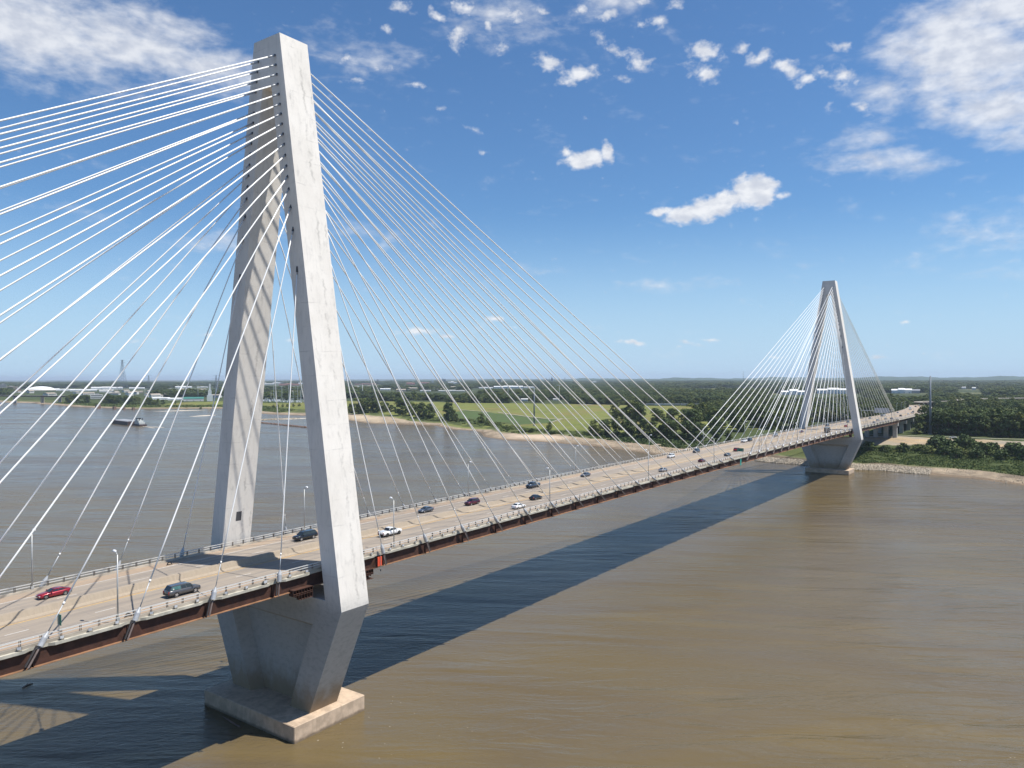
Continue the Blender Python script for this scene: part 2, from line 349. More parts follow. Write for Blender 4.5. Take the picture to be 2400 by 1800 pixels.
# ------------------------------------------------------------------ terrain
SH = [(-700, 380), (-300, 430), (-112, 458), (-101, 466), (-86, 477), (-68, 481), (-52, 483), (-37, 487), (-23, 489), (-11, 483), (24, 492), (37, 496), (53, 496), (66, 503), (100, 497), (140, 500), (158, 505), (183, 519), (209, 531), (232, 543), (271, 550), (323, 556), (359, 556), (398, 577), (440, 625), (466, 643), (507, 649), (577, 695), (653, 686), (695, 680), (783, 721), (870, 765), (957, 775), (1053, 770), (1150, 800), (1250, 850), (1330, 870), (1401, 879), (1437, 840), (1486, 790), (1541, 755), (1666, 750), (1755, 748), (1914, 773), (2167, 806), (2268, 790), (3000, 850), (6000, 900), (40000, 900)]
SY = np.array([a for a, b in SH], float); SX = np.array([b for a, b in SH], float)
TS = np.array([-60, 0, 8, 20, 45, 80, 120, 170, 230, 1e6]); TZ = np.array([-4, 0, 1.6, 2.6, 4.8, 7.5, 10.2, 12.2, 12.8, 12.8])
def shore(y): return np.interp(y, SY, SX)
def terr(x, y): return np.interp(x-shore(y), TS, TZ)
def TZf(x, y): return float(terr(x, y))
def vnoise(x, y, s, seed=0):
    x = x/s+seed*17.3; y = y/s+seed*9.1; xi = np.floor(x); yi = np.floor(y); fx = x-xi; fy = y-yi
    h = lambda a, b: np.modf(np.abs(np.sin(a*127.1+b*311.7+seed*3.3)*43758.5453))[0]
    fx = fx*fx*(3-2*fx); fy = fy*fy*(3-2*fy)
    return (h(xi, yi)*(1-fx)+h(xi+1, yi)*fx)*(1-fy)+(h(xi, yi+1)*(1-fx)+h(xi+1, yi+1)*fx)*fy
def fbm(x, y, s, seed=0): return (vnoise(x, y, s, seed)*.5+vnoise(x, y, s/2.1, seed+1)*.28+vnoise(x, y, s/4.4, seed+2)*.22)
def inpoly(x, y, P):
    c = np.zeros(x.shape, bool); n = len(P)
    for i in range(n):
        x0, y0 = P[i]; x1, y1 = P[(i+1) % n]
        k = ((y0 > y) != (y1 > y)) & (x < (x1-x0)*(y-y0)/((y1-y0)+1e-12)+x0); c ^= k
    return c
FIELD = [(590, 245), (700, 120), (800, 235), (1320, 400), (1235, 500), (1225, 617), (1210, 786), (1160, 905), (1180, 909), (1165, 1100), (1130, 1150), (1115, 1225), (1020, 1240), (985, 1290), (985, 1480), (940, 1520), (800, 1560), (700, 1600), (650, 1300), (700, 900), (600, 500)]
LAWN = [(880, 672), (852, 600), (812, 529), (773, 460), (750, 421), (740, 400), (690, 383), (684, 390), (680, 420), (696, 471), (700, 530), (722, 552), (760, 600), (800, 650)]
DIRT = [(600, 40), (640, 30), (668, -5), (668, -29), (664, -53), (662, -106), (655, -300), (560, -300), (588, -112), (604, -75), (613, -43), (600, -25), (594, -5), (596, 20)]
def ground():
    s = np.concatenate([np.arange(-60, 0, 12), np.arange(0, 60, 1.5), np.arange(60, 240, 4), np.arange(240, 900, 14), np.geomspace(900, 40000, 45)])
    y = np.concatenate([-np.geomspace(30000, 400, 26), np.arange(-390, 700, 3), np.arange(700, 2400, 7), np.geomspace(2400, 40000, 60)])
    S, Y = np.meshgrid(s, y); X = S+shore(Y)
    wob = (fbm(X, Y, 22, 3)-.5)*9*np.clip(S/15, 0, 1)*(S < 1500); Z = np.interp(S, TS, TZ)
    Z += (fbm(X, Y, 14, 9)-.5)*.9*np.clip(S/6, 0, 1)*np.clip((400-S)/200, 0, 1)
    ny, ns = S.shape; V = np.stack([X, Y, Z], -1).reshape(-1, 3)
    idx = np.arange(ny*ns).reshape(ny, ns); F = np.stack([idx[:-1, :-1], idx[:-1, 1:], idx[1:, 1:], idx[1:, :-1]], -1).reshape(-1, 4)
    me = bpy.data.meshes.new('ground'); me.vertices.add(len(V)); me.vertices.foreach_set('co', V.ravel())
    me.loops.add(F.size); me.loops.foreach_set('vertex_index', F.ravel()); me.polygons.add(len(F))
    me.polygons.foreach_set('loop_start', np.arange(0, F.size, 4)); me.polygons.foreach_set('loop_total', np.full(len(F), 4)); me.update()
    me.shade_smooth()
    x, yy, ss = X.ravel(), Y.ravel(), (S+wob).ravel()
    C = np.tile(np.array([.060, .078, .028]), (len(x), 1))
    def put(mask, c, k=1.0):
        kk = (mask.astype(float) if mask.dtype == bool else mask)*k
        C[:] = C*(1-kk[:, None])+np.array(c)*kk[:, None]
    n1 = fbm(x, yy, 60, 1); n2 = fbm(x, yy, 18, 2); n3 = fbm(x, yy, 7, 5)
    fld = inpoly(x, yy, FIELD)
    put(fld, (.165, .180, .050)); put(fld*np.clip((n1-.45)*4, 0, 1), (.19, .165, .06)); put(fld*np.clip((n2-.5)*4, 0, 1), (.095, .125, .035), .6)
    put(inpoly(x, yy, LAWN), (.080, .112, .042)); put(inpoly(x, yy, LAWN)*np.clip((n2-.5)*4, 0, 1), (.075, .125, .04), .6)
    # bank: brush and weeds
    put((ss > 20) & (ss < 75) & (n2 > .35), (.062, .080, .028), .9); put((ss > 30) & (ss < 70)*(n1 > .5), (.12, .13, .045), .5)
    sw = np.interp(yy, [-400, -120, -60, 20, 110, 170, 260, 300, 420, 470, 560, 640, 700, 860, 960, 1050, 1300, 1500, 2300], [30, 28, 24, 20, 34, 42, 30, 44, 26, 8, 10, 26, 60, 42, 30, 22, 16, 12, 26])
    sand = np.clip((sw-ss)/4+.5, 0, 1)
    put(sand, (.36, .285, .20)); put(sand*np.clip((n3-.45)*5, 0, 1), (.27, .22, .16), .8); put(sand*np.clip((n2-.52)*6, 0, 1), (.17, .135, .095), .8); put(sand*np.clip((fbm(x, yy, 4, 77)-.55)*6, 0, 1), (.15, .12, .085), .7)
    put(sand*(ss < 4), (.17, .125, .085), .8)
    put(sand*(yy > -60)*(yy < 66), (.10, .08, .055), .8)  # dark ground under the riprap: shade between the stones put into the colour
    tan = sand*np.exp(-((yy-320)/42)**2-((ss-22)/13)**2*1.0); put(np.clip(tan*1.4, 0, 1), (.50, .40, .295))
    tan = sand*np.exp(-((yy-770)/90)**2-((ss-28)/18)**2); put(np.clip(tan*1.2, 0, 1), (.46, .37, .26))
    put(np.clip((ss-sw)/3+1, 0, 1)*np.clip((sw+9-ss)/4, 0, 1)*(n3 > .4), (.17, .18, .085), .6)
    dr = inpoly(x, yy, DIRT); put(dr, (.32, .275, .205)); put(dr*np.clip((n2-.45)*5, 0, 1), (.40, .29, .165), .8); put(dr*np.clip((n3-.5)*5, 0, 1), (.24, .21, .165), .6)
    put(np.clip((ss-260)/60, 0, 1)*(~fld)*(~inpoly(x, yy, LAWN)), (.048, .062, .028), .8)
    # clearings and town plots far away
    far = (ss > 900)*(np.hypot(x+95, yy+125) > 1480)
    put(far*np.clip((fbm(x, yy, 420, 41)-.58)*10, 0, 1), (.20, .19, .09), .6)
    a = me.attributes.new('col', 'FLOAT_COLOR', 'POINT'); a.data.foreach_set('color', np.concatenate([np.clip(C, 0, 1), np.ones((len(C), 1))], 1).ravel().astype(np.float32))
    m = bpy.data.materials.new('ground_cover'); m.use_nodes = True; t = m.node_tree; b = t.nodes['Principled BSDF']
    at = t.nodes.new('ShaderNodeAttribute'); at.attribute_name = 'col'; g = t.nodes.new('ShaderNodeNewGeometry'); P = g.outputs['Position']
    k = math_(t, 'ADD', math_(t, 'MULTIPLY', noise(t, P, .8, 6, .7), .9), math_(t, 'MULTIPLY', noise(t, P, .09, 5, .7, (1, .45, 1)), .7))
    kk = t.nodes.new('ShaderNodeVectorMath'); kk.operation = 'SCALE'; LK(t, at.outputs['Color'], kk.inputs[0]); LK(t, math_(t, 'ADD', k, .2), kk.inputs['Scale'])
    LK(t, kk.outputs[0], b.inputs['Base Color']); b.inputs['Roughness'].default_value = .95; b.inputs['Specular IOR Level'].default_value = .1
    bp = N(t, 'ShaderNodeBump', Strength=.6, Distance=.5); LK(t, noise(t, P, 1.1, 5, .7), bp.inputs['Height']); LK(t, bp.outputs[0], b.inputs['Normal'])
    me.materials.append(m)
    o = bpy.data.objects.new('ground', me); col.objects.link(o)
    o['kind'] = 'structure'; o['label'] = 'flat green river plain with sandy bank reaching the horizon'
ground()

def water():
    m = bpy.data.materials.new('river_water'); m.use_nodes = True; t = m.node_tree; b = t.nodes['Principled BSDF']
    g = t.nodes.new('ShaderNodeNewGeometry'); P = g.outputs['Position']
    def wn(scale, detail, length, rot=-52, rough=.6, dist=0):
        mp = t.nodes.new('ShaderNodeMapping'); mp.vector_type = 'TEXTURE'; mp.inputs['Rotation'].default_value = (0, 0, R(rot)); mp.inputs['Scale'].default_value = (length, 1, 1)
        LK(t, P, mp.inputs[0]); n = N(t, 'ShaderNodeTexNoise', Scale=scale, Detail=detail, Roughness=rough, Distortion=dist); LK(t, mp.outputs[0], n.inputs['Vector']); return n.outputs[0]
    silt = wn(.011, 5, 2.5, -70, .6, .9); sw = wn(.05, 4, 3.5, -60, .6, 1.2)
    c = mixc(t, sstep(t, silt, .38, .62), (.128, .096, .047), (.112, .087, .055))
    c = mixc(t, math_(t, 'MULTIPLY', sstep(t, sw, .5, .68), .6), c, (.148, .108, .045))  # olive streaks: the changing sky reflection on the swells, put into the colour
    LK(t, c, b.inputs['Base Color']); b.inputs['IOR'].default_value = 1.33; b.inputs['Specular IOR Level'].default_value = .38
    rg = N(t, 'ShaderNodeMapRange'); LK(t, wn(.016, 4, 2.5, -65, .6, .7), rg.inputs[0]); rg.inputs[1].default_value = .3; rg.inputs[2].default_value = .7; rg.inputs[3].default_value = .07; rg.inputs[4].default_value = .30
    LK(t, rg.outputs[0], b.inputs['Roughness'])
    chop = wn(.95, 5, 2.4, -48, .62, .4); swl = wn(.15, 3, 4.5, -56, .5, .8); swl2 = wn(.055, 2, 5, -62, .5, .6); fine = wn(2.6, 3, 1.6, -40)
    amp = sstep(t, wn(.013, 3, 2, -70, .6, .8), .36, .64); amp2 = sstep(t, wn(.008, 3, 1.6, -20, .6, .8), .42, .62)
    h = math_(t, 'ADD', math_(t, 'MULTIPLY', chop, math_(t, 'ADD', math_(t, 'MULTIPLY', amp, .42), .22)), math_(t, 'ADD', math_(t, 'MULTIPLY', swl, math_(t, 'ADD', math_(t, 'MULTIPLY', amp2, 2.6), .7)), math_(t, 'ADD', math_(t, 'MULTIPLY', swl2, 2.8), math_(t, 'MULTIPLY', fine, .12))))
    bp = N(t, 'ShaderNodeBump', Strength=1.0, Distance=.42); LK(t, h, bp.inputs['Height']); LK(t, bp.outputs[0], b.inputs['Normal'])
    M['water'] = m
    o = MB().add([(-6000, -30000, 0), (1000, -30000, 0), (1000, 40000, 0), (-6000, 40000, 0)], [(0, 1, 2, 3)]).build('water', 'water', fix=False)
    o['kind'] = 'structure'; o['label'] = 'wide muddy brown river with small ripples'
    o = MB().add([(-60000, -60000, -5), (60000, -60000, -5), (60000, 60000, -5), (-60000, 60000, -5)], [(0, 1, 2, 3)]).build('riverbed', 'gravel_road', fix=False); o['kind'] = 'structure'
water()

def hills():
    V = []; F = []; n = 260
    for i in range(n):
        a = -12+i*(95/(n-1)); hgt = np.interp(a, [-12, 8, 20, 30, 45, 60, 83], [70, 68, 58, 48, 26, 22, 26])
        hgt += 9*math.sin(a*.9)+5*math.sin(a*2.7+1)+3*math.sin(a*7.3)+2*math.sin(a*19)
        for r, z in ((10400, 8), (10900, hgt*.62), (11600, hgt), (13500, hgt+4), (15500, 8)):
            V.append((-95+r*math.cos(R(a)), -125+r*math.sin(R(a)), z))
    for i in range(n-1):
        for k in range(4): F.append((i*5+k, (i+1)*5+k, (i+1)*5+k+1, i*5+k+1))
    o = mk('hills', V, F, 'hill', smooth=True); o['kind'] = 'structure'; o['label'] = 'low wooded bluffs along the horizon'
hills()

# ------------------------------------------------------------------ towers
SP = 457.2
def yo(z): return 4+.1557*(133-z)
def yi(z): return 1.4+.1545*(123.5-z)
HZ = [128.95, 127.03, 125.11, 123.17, 121.17, 119.2, 117.25, 115.26, 113.27, 111.25, 109.08, 106.96, 104.85, 102.44, 98.93, 94.54, 86.91]
def hy(z): return 2.6+.153*(128.95-z)
def sock(x): return 32.09-1.54e-5*(x-228.6)**2-.00076*(x-228.6)
def road(x):
    f = lambda q: sock(q)-.75
    return f(x) if x < 650 else f(650)-.0115*(x-650)
SIDE = [184.7, 181.3, 177.5, 173.3, 161.3, 148.5, 136, 124.3, 111.3, 99.2, 87.2, 75, 62.8, 50.5, 37.8, 25.2, 12.5]
MAIN = [12.5+12.75*(16-i) for i in range(17)]
WC = 15.4; XH = 3.35
def anchor(X0, sgn, i, side):
    """tower face point and deck socket point"""
    main = (sgn > 0) if X0 == 0 else (sgn < 0)
    xa = X0+sgn*(MAIN[i] if main else SIDE[i]); z = HZ[i]
    return Vector((X0+sgn*XH, side*hy(z), z)), Vector((xa, side*WC, sock(xa)-.15 if xa < 650 else road(xa)+.6))
def tower(X0, label):
    r = empty('bridge_tower', (X0, 0, 0), 0, label, 'tower', 'concrete towers of the cable bridge')
    for s in (-1, 1):
        P = [(12, 3.1), (yo(23.8), 23.8), (yo(123.5), 123.5), (1.4, 123.5), (yi(25.2), 25.2), (13.0, 20.2), (6.2, 3.1)]
        m = MB(); m.v = []; P = [(s*a, b) for a, b in P]
        c = MB()
        # concave outline: split in upper and lower convex pieces sharing an edge plane
        n = len(P); vs = [(-XH, *p) for p in P]+[(XH, *p) for p in P]
        quads = [(0, 1, 5, 6), (1, 2, 3, 4), (1, 4, 5)]
        fs = [q for q in quads]+[tuple(reversed([i+n for i in q])) for q in quads]+[(i, i+n, (i+1) % n+n, (i+1) % n) for i in range(n)]
        o = MB().add(vs, fs).build('leg', 'tower', r)
    MB().prism([(-yo(123.5), 123.5), (-4, 133), (4, 133), (yo(123.5), 123.5)], -XH, XH).build('tower_head', 'tower', r)
    MB().prism([(-yi(25.2)-.01, 25.2), (yi(25.2)+.01, 25.2), (13.01, 20.2), (-13.01, 20.2)], -XH+.003, XH-.003).build('crossbeam', 'tower', r)
    # recessed wall between the lower legs, splayed reveals
    m = MB()
    for sx in (-1, 1):
        a = [(13.0, 20.2), (-13.0, 20.2), (-6.2, 3.1), (6.2, 3.1)]; b = [(11.2, 18.6), (-11.2, 18.6), (-5.2, 3.1), (5.2, 3.1)]
        vs = [(sx*XH, *p) for p in a]+[(sx*.6, *p) for p in b]
        m.add(vs, [(0, 1, 5, 4), (1, 2, 6, 5), (3, 0, 4, 7), (4, 5, 6, 7)])
    m.build('pier_wall', 'tower', r)
    MB().box(-8.58, 8.58, -14.22, 14.22, -3, 3.1).build('footing', 'footing', r, bevel=.12)
    # openings where the stays enter the faces
    for sgn in (-1, 1):
        for side in (-1, 1):
            for i in range(17):
                T, A = anchor(X0, sgn, i, side); d = (A-T).normalized(); T = T-Vector((X0, 0, 0))
                m = MB(); m.tube([T-d*.5, T+d*(.28/max(abs(d.x), .18)*.35+.06)], .235, 10)
                m.build('cable_opening', 'hole', r, fix=False)
    m = MB(); m.box(-XH-.06, -XH+.3, yi(37)-.0+.15 if False else 12.9, 13.9, 35.9, 37.6)
    return r
t1 = tower(0, 'tall near concrete bridge tower, A shaped, standing in the river at the left')
t2 = tower(SP, 'far concrete bridge tower, A shaped, standing beside the rocky bank')
# small access hatch on the inner face of the far leg, patched concrete below it
MB().add([(-.7, yi(36)-.012+.0, 36), (.6, yi(36)-.012, 36), (.6, yi(38)-.012, 38), (-.7, yi(38)-.012, 38)], [(0, 1, 2, 3)]).build('access_hatch', 'hole', t1, fix=False)

# ------------------------------------------------------------------ stay cables
def stay(X0, sgn, i, side):
    T, A = anchor(X0, sgn, i, side); L = (A-T).length; d = (A-T)/L
    tn = 'near' if X0 == 0 else 'far'; dr = 'left' if sgn < 0 else 'right'; sd = 'camera' if side < 0 else 'far river'
    r = empty('stay_cable', A, 0, 'stay cable %s from top, fanning %s off the %s tower on the %s side' % (ORD[i+1], dr, tn, sd), 'stay cable', 'stay cables of the bridge')
    rad = .135 if L > 120 else .12 if L > 70 else .10
    def pt(u):  # u from tower to anchor, slight sag
        p = T+d*u; s = u/L; return p-A+Vector((0, 0, -4*s*(1-s)*L*.002*abs(d.x)))
    e1 = L-min(5.2, L*.09) if L > 60 else L-4.0
    g0 = 1.1 if L < 120 else 2.0
    n = 8; MB().tube([pt(g0+(e1-g0)*k/n) for k in range(n+1)], rad, 8).build('sheath', 'stay', r, True, fix=False)
    MB().tube([pt(.1), pt(g0)], rad*1.25, 8).build('guide_pipe', 'stay_grey', r, True, fix=False)
    MB().tube([pt(e1-.25), pt(e1+.1)], rad*1.22, 8).build('collar', 'stay', r, True, fix=False)
    MB().tube([pt(e1), pt(L-1.1)], rad*.7, 8).build('damper_pipe', 'stay_grey', r, True, fix=False)
    MB().tube([pt(L-1.35), pt(L-.5), pt(L+.65)], [.13, .38, .39], 12).build('socket', 'socket', r, fix=False)
    # anchor frame continuing down the girder
    q0 = d*.7; k = 2.35/abs(d.z); q1 = d*(.7+k)
    if q1.length > 6.2: q1 = q1*(6.2/q1.length)
    m = MB(); m.tube([q0, q1], .14, 6)
    m.build('anchor_strut', 'strut', r, fix=False)
    a = Vector((d.z, 0, -d.x)).normalized()*.42
    MB().tube([q0-a*sgn*.9+Vector((0, -side*.15, 0)), q1-a*sgn*.9+Vector((0, -side*.15, 0))], .15, 4).build('anchor_plate', 'strut_dark', r, fix=False)
    return r
for X0 in (0, SP):
    for sgn in (-1, 1):
        for side in (-1, 1):
            for i in range(17): stay(X0, sgn, i, side)

# ------------------------------------------------------------------ deck
def cy(x): return 0 if x < 650 else (x-650)**2/8000
XS = np.concatenate([np.arange(-190, 640, 8.5), [648.9]])
def strip(m, prof, xs, closed=True):
    """sweep a (y,z) profile along the deck, z relative to the road"""
    m.loft([[(x, cy(x)+p[0], road(x)+p[1]) for p in prof] for x in xs], closed)
deck = empty('bridge_deck', (0, 0, 0), 0, 'long concrete and rust brown steel bridge deck crossing the river on stay cables', 'bridge deck')
# slab with notches at the anchorages
sx = sorted([X0+s*q for X0, s, L in ((0, -1, SIDE), (0, 1, MAIN), (SP, -1, MAIN), (SP, 1, SIDE)) for q in L])
edge = [(-190, 15.0)]
for x in sx:
    if x < -186 or x > 646: continue
    if edge[-1][0] > x-2.2: continue
    edge += [(x-2.0, 15.0), (x-1.3, 14.55), (x+1.0, 14.55), (x+1.7, 15.0)]
for x0 in (0, SP): edge += [(x0-6, 15.0), (x0-5, 14.6), (x0+5, 14.6), (x0+6, 15.0)]
edge = sorted(edge, key=lambda q: q[0])+[(648.9, 15.0)]
ring = lambda x, w: [(x, -w, road(x)-.08), (x, w, road(x)-.08), (x, w, road(x)-.5), (x, -w, road(x)-.5)]
MB().loft([ring(x, w) for x, w in edge]).build('slab', 'slab', deck)
for s in (-1, 1):
    m = MB(); m.loft([[(x, s*14.32, road(x)-.5), (x, s*14.27, road(x)-.5), (x, s*14.27, road(x)-2.75), (x, s*14.32, road(x)-2.75)] for x in XS]); m.build('edge_girder', 'rust', deck)
    m = MB(); m.loft([[(x, s*14.85, road(x)-2.75), (x, s*13.8, road(x)-2.75), (x, s*13.8, road(x)-2.83), (x, s*14.85, road(x)-2.83)] for x in XS]); m.build('girder_flange', 'rust_sunlit', deck)
    if s < 0:
        n = 0
        for x in sx:
            if x < -70 or x > 646: continue
            n += 1
            if n > 40: break
            z = road(x); d = 1 if x > SP/2 or x < 0 else -1
            MB().add([(x-.9*d, s*14.33, z-2.74), (x-.9*d, s*14.80, z-2.74), (x-.9*d, s*14.45, z-.6), (x-.9*d, s*14.33, z-.52), (x-.87*d, s*14.33, z-2.74), (x-.87*d, s*14.80, z-2.74), (x-.87*d, s*14.45, z-.6), (x-.87*d, s*14.33, z-.52)],
                     [(0, 1, 2, 3), (4, 7, 6, 5), (0, 4, 5, 1), (1, 5, 6, 2), (2, 6, 7, 3), (3, 7, 4, 0)]).build('girder_stiffener', 'rust', deck, fix=False)
m = MB()
for x in np.arange(-186, 648, 4.25): m.box(x-.2, x+.2, -14.2, 14.2, road(x)-2.3, road(x)-.52)
o = m.build('floor_beams', 'rust', deck, fix=False)
for s in (-1, 1):
    m = MB(); strip(m, [(s*14.5, -.07), (s*14.5, .36), (s*14.12, .36), (s*14.05, -.03)], XS); m.build('parapet', 'parapet', deck)
m = MB(); strip(m, [(-1.5, -.02), (-1.45, .08), (-.85, .3), (-.42, 1.14), (.42, 1.14), (.85, .3), (1.45, .08), (1.5, -.02)], XS); m.build('median_barrier', 'median', deck)
# rusty bracket cages at the towers
for x0 in (0, SP):
    for sg in (-1, 1):
        m = MB(); xa, xb = x0+sg*5.4, x0+sg*9.7; xa, xb = min(xa, xb), max(xa, xb); zt, zb = road(x0)-2.45, road(x0)-4.4
        for k in range(8):
            x = xa+(xb-xa)*k/7; q = (k if sg < 0 else 7-k)/7; zl = zb+(1-min(1, q*2.2))*.9
            m.box(x-.04, x+.04, -15.6, -14.4, zl, zt)
        for z in (zt-.05, (zt+zb)/2+.2, zb+.9): m.box(xa, xb, -15.63, -14.5, z, z+.08)
        m.box(xa+1.4, xb, -15.63, -14.5, zb, zb+.08); m.box(xa, xb, -14.5, -14.42, zb+.9, zt)
        m.build('bearing_bracket', 'rust', deck, fix=False)

# roadway sheet and markings
XR = np.concatenate([np.arange(-190, 1150, 8.5), np.arange(1150, 1500, 25)])
m = MB(); m.loft([[(x, cy(x)-14.04, road(x)), (x, cy(x)+14.04, road(x))] for x in XR], closed=False, caps=False)
o = m.build('road', 'road', fix=False); o['kind'] = 'structure'; o['label'] = 'worn concrete highway lanes over the bridge'
def lines(name, ys, wd, m_, dash=None, x1=1300):
    m = MB()
    if dash:
        x = -186
        while x < x1:
            for y in ys: m.add([(x, cy(x)+y-wd/2, road(x)+.006), (x+dash[0], cy(x)+y-wd/2, road(x+dash[0])+.006), (x+dash[0], cy(x)+y+wd/2, road(x+dash[0])+.006), (x, cy(x)+y+wd/2, road(x)+.006)], [(0, 1, 2, 3)])
            x += dash[1]
    else:
        for y in ys: m.loft([[(x, cy(x)+y-wd/2, road(x)+.006), (x, cy(x)+y+wd/2, road(x)+.006)] for x in XR if x < x1], closed=False, caps=False)
    o = m.build(name, m_, fix=False); o['kind'] = 'structure'; return o
lines('yellow_edge_line', [-2.15, 2.15], .16, 'mark_yellow')['label'] = 'yellow edge line beside the median barrier'
lines('white_edge_line', [-10.8, 10.6], .16, 'mark_white')['label'] = 'white edge line beside the shoulder'
lines('white_lane_dashes', [-6.6, 6.1], .15, 'mark_white', (3.05, 12.2))['label'] = 'white dashed line between the lanes'

# guard rails
posts_x = [x for x in np.arange(-188, 648, 2.55)]
for s in (-1, 1):
    g = empty('guard_rail', (0, s*14.3, 0), 0, 'light metal guard rail with two tubes on the %s edge of the deck' % ('camera side' if s < 0 else 'far river side'), 'guard rail', 'guard rails on the deck edges')
    for nm, z, q in (('top_tube', 1.22, .065), ('lower_tube', .80, .06)):
        m = MB(); m.loft([[(x, -q*s-s*-.06, road(x)+z-q), (x, q*s-s*-.06, road(x)+z-q), (x, q*s-s*-.06, road(x)+z+q), (x, -q*s-s*-.06, road(x)+z+q)] for x in XS]); m.build(nm, 'rail', g)
    m = MB(); base = road(0)
    for e in (-.13, .07): m.box(e, e+.05, -.1+(.0), .06, .36, 1.2)
    proto = None; rest = MB(); n = 0
    for x in sorted(posts_x, key=lambda q: abs(q+10)):
        if x < -75: continue
        n += 1
        if n <= 95:
            if proto is None: proto = m.build('rail_post', 'post', g, fix=False, loc=(x, 0, road(x)))
            else:
                c = proto.copy(); col.objects.link(c); c.parent = g; c.location = (x, 0, road(x))
        else:
            for e in (-.13, .07): rest.box(x+e, x+e+.05, -.1, .06, road(x)+.36, road(x)+1.2)
    o = rest.build('distant_rail_posts', 'post', g, fix=False); o['kind'] = 'stuff'

# street lamps in pairs
def make_lamp():
    r = empty('street_lamp', (0, 0, 0), 0, 'x', 'street lamp', 'street lamps along the bridge')
    MB().tube([(0, 0, 0), (0, 0, 9.7)], [.13, .08], 10).build('pole', 'galv', r, True)
    MB().box(-.22, .22, -.2, .2, 0, .5).build('base', 'galv', r)
    MB().tube([(0, 0, 9.6), (0, .25, 9.95), (0, .6, 10.05)], .05, 6).build('arm', 'galv', r, True)
    m = MB(); m.tube([(0, .45, 10.08), (0, .65, 10.12), (0, 1.0, 10.12), (0, 1.25, 10.05)], [.1, .22, .24, .08], 8); m.build('lamp_head', 'lamp_white', r, True)
    return r
lamp = make_lamp(); first = True; k = 0
for i, x in enumerate([-40, 16.8, 76.5, 138, 199, 260.3, 322, 383, 444, 505, 566, 627, 690, 750, 810, 870, 930, 990]):
    for s in (-1, 1):
        loc = (x, cy(x)+s*14.3, road(x)+(.3)); rz = 0 if s < 0 else math.pi
        where = 'left of the near tower' if i == 0 else ('%s right of the near tower' % ORD[i] if i < 9 else '%s past the far tower' % ORD[i-8])
        lb = 'slim grey street lamp on the %s rail, %s' % ('camera side' if s < 0 else 'far river side', where)
        if first: o = lamp; o.location = loc; o.rotation_euler = (0, 0, rz); o['label'] = lb; first = False
        else: dup(lamp, loc, rz, lb)

# floodlights on the slab edge at the foot of the stays
def make_flood():
    r = empty('floodlight', (0, 0, 0), 0, 'x', 'floodlight', 'floodlights aimed up the stays')
    m = MB(); m.add([(-.32, -.22, .28), (.32, -.22, .28), (.36, -.3, .78), (-.36, -.3, .78), (-.25, .2, .32), (.25, .2, .32), (.28, .14, .68), (-.28, .14, .68)], [(0, 1, 2, 3), (4, 7, 6, 5), (0, 4, 5, 1), (3, 2, 6, 7), (0, 3, 7, 4), (1, 5, 6, 2)]); m.build('housing', 'galv', r)
    MB().add([(-.3, -.24, .31), (.3, -.24, .31), (.33, -.305, .74), (-.33, -.305, .74)], [(0, 1, 2, 3)]).build('lens', 'lamp_white', r, fix=False)
    m = MB(); m.box(-.42, -.38, -.05, .05, 0, .6); m.box(.38, .42, -.05, .05, 0, .6); m.box(-.42, .42, -.12, .12, 0, .05); m.build('bracket', 'trim_black', r, fix=False)
    return r
fl = make_flood(); first = True
for X0, sgn, L, tn in ((0, -1, SIDE, 'near'), (0, 1, MAIN, 'near'), (SP, -1, MAIN, 'far'), (SP, 1, SIDE, 'far')):
    for i, q in enumerate(reversed(L)):
        x = X0+sgn*q
        if x < -75 or x > 330 or (sgn > 0 and i > 15): continue
        for dx in ((-2.6, 2.6, 6.4) if x < 110 else (2.4,)):
            xx = x+dx; loc = (xx, -14.8, road(xx)-.08)
            lb = 'grey floodlight %s the %s stay foot %s of the %s tower' % ('just left of' if dx < 0 else 'just right of' if dx < 3 else 'midway right of', ORD[i+1], 'left' if sgn < 0 else 'right', tn)
            if first: o = fl; o.location = loc; o['label'] = lb; first = False
            else: dup(fl, loc, rng.uniform(-.5, .5), lb, scale=(.72, .72, .8))

# signs and odd pieces on the rail
def sign(name, x, y, w_, h_, z0, m_, label, rz, post=None, cat='road sign'):
    r = empty(name, (x, y, road(x)), rz, label, cat)
    MB().box(-.03, .03, -w_/2, w_/2, z0, z0+h_).build('panel', m_, r)
    MB().box(.031, .034, -w_/2+.06, w_/2-.06, z0+.06, z0+.1).build('border', 'mark_white', r, fix=False)
    for q in (post or [0]): MB().tube([(.06, q, -.1), (.06, q, z0+h_*.9)], .05, 6).build('post', 'galv', r)
    return r
sign('road_sign', -48.0, -14.45, .9, 1.5, 1.9, 'sign_green', 'small green road sign seen edge on beside the stay foot at lower left', math.pi+.06)
sign('road_sign', 230.5, -14.3, 3.0, 1.45, 2.4, 'sign_green', 'green sign facing traffic on the camera side rail at mid span', math.pi, [-1, 1])
sign('navigation_board', 228.3, -15.3, 1.4, 2.6, -3.4, 'teal', 'teal board hanging below the slab edge at mid span', math.pi/2, [0], 'board')
r = empty('navigation_marker', (11.6, -15.4, road(11.6)), 0, 'bright orange hanging panels with a lantern, below the slab right of the near tower', 'marker')
for k in range(2): MB().box(-.55+k*.62, -.05+k*.62, -.12, .05, -2.35, -.55).build('panel', 'orange', r)
m = MB(); m.tube([(.12, -.2, .1), (.12, -.2, -3.2)], .035, 6); m.tube([(.12, .4, .1), (.12, -.25, .1)], .05, 6); m.build('bracket', 'galv', r)
MB().tube([(.12, -.2, -3.1), (.12, -.2, -3.45)], [.13, .09], 8).build('lantern', 'trim_black', r)
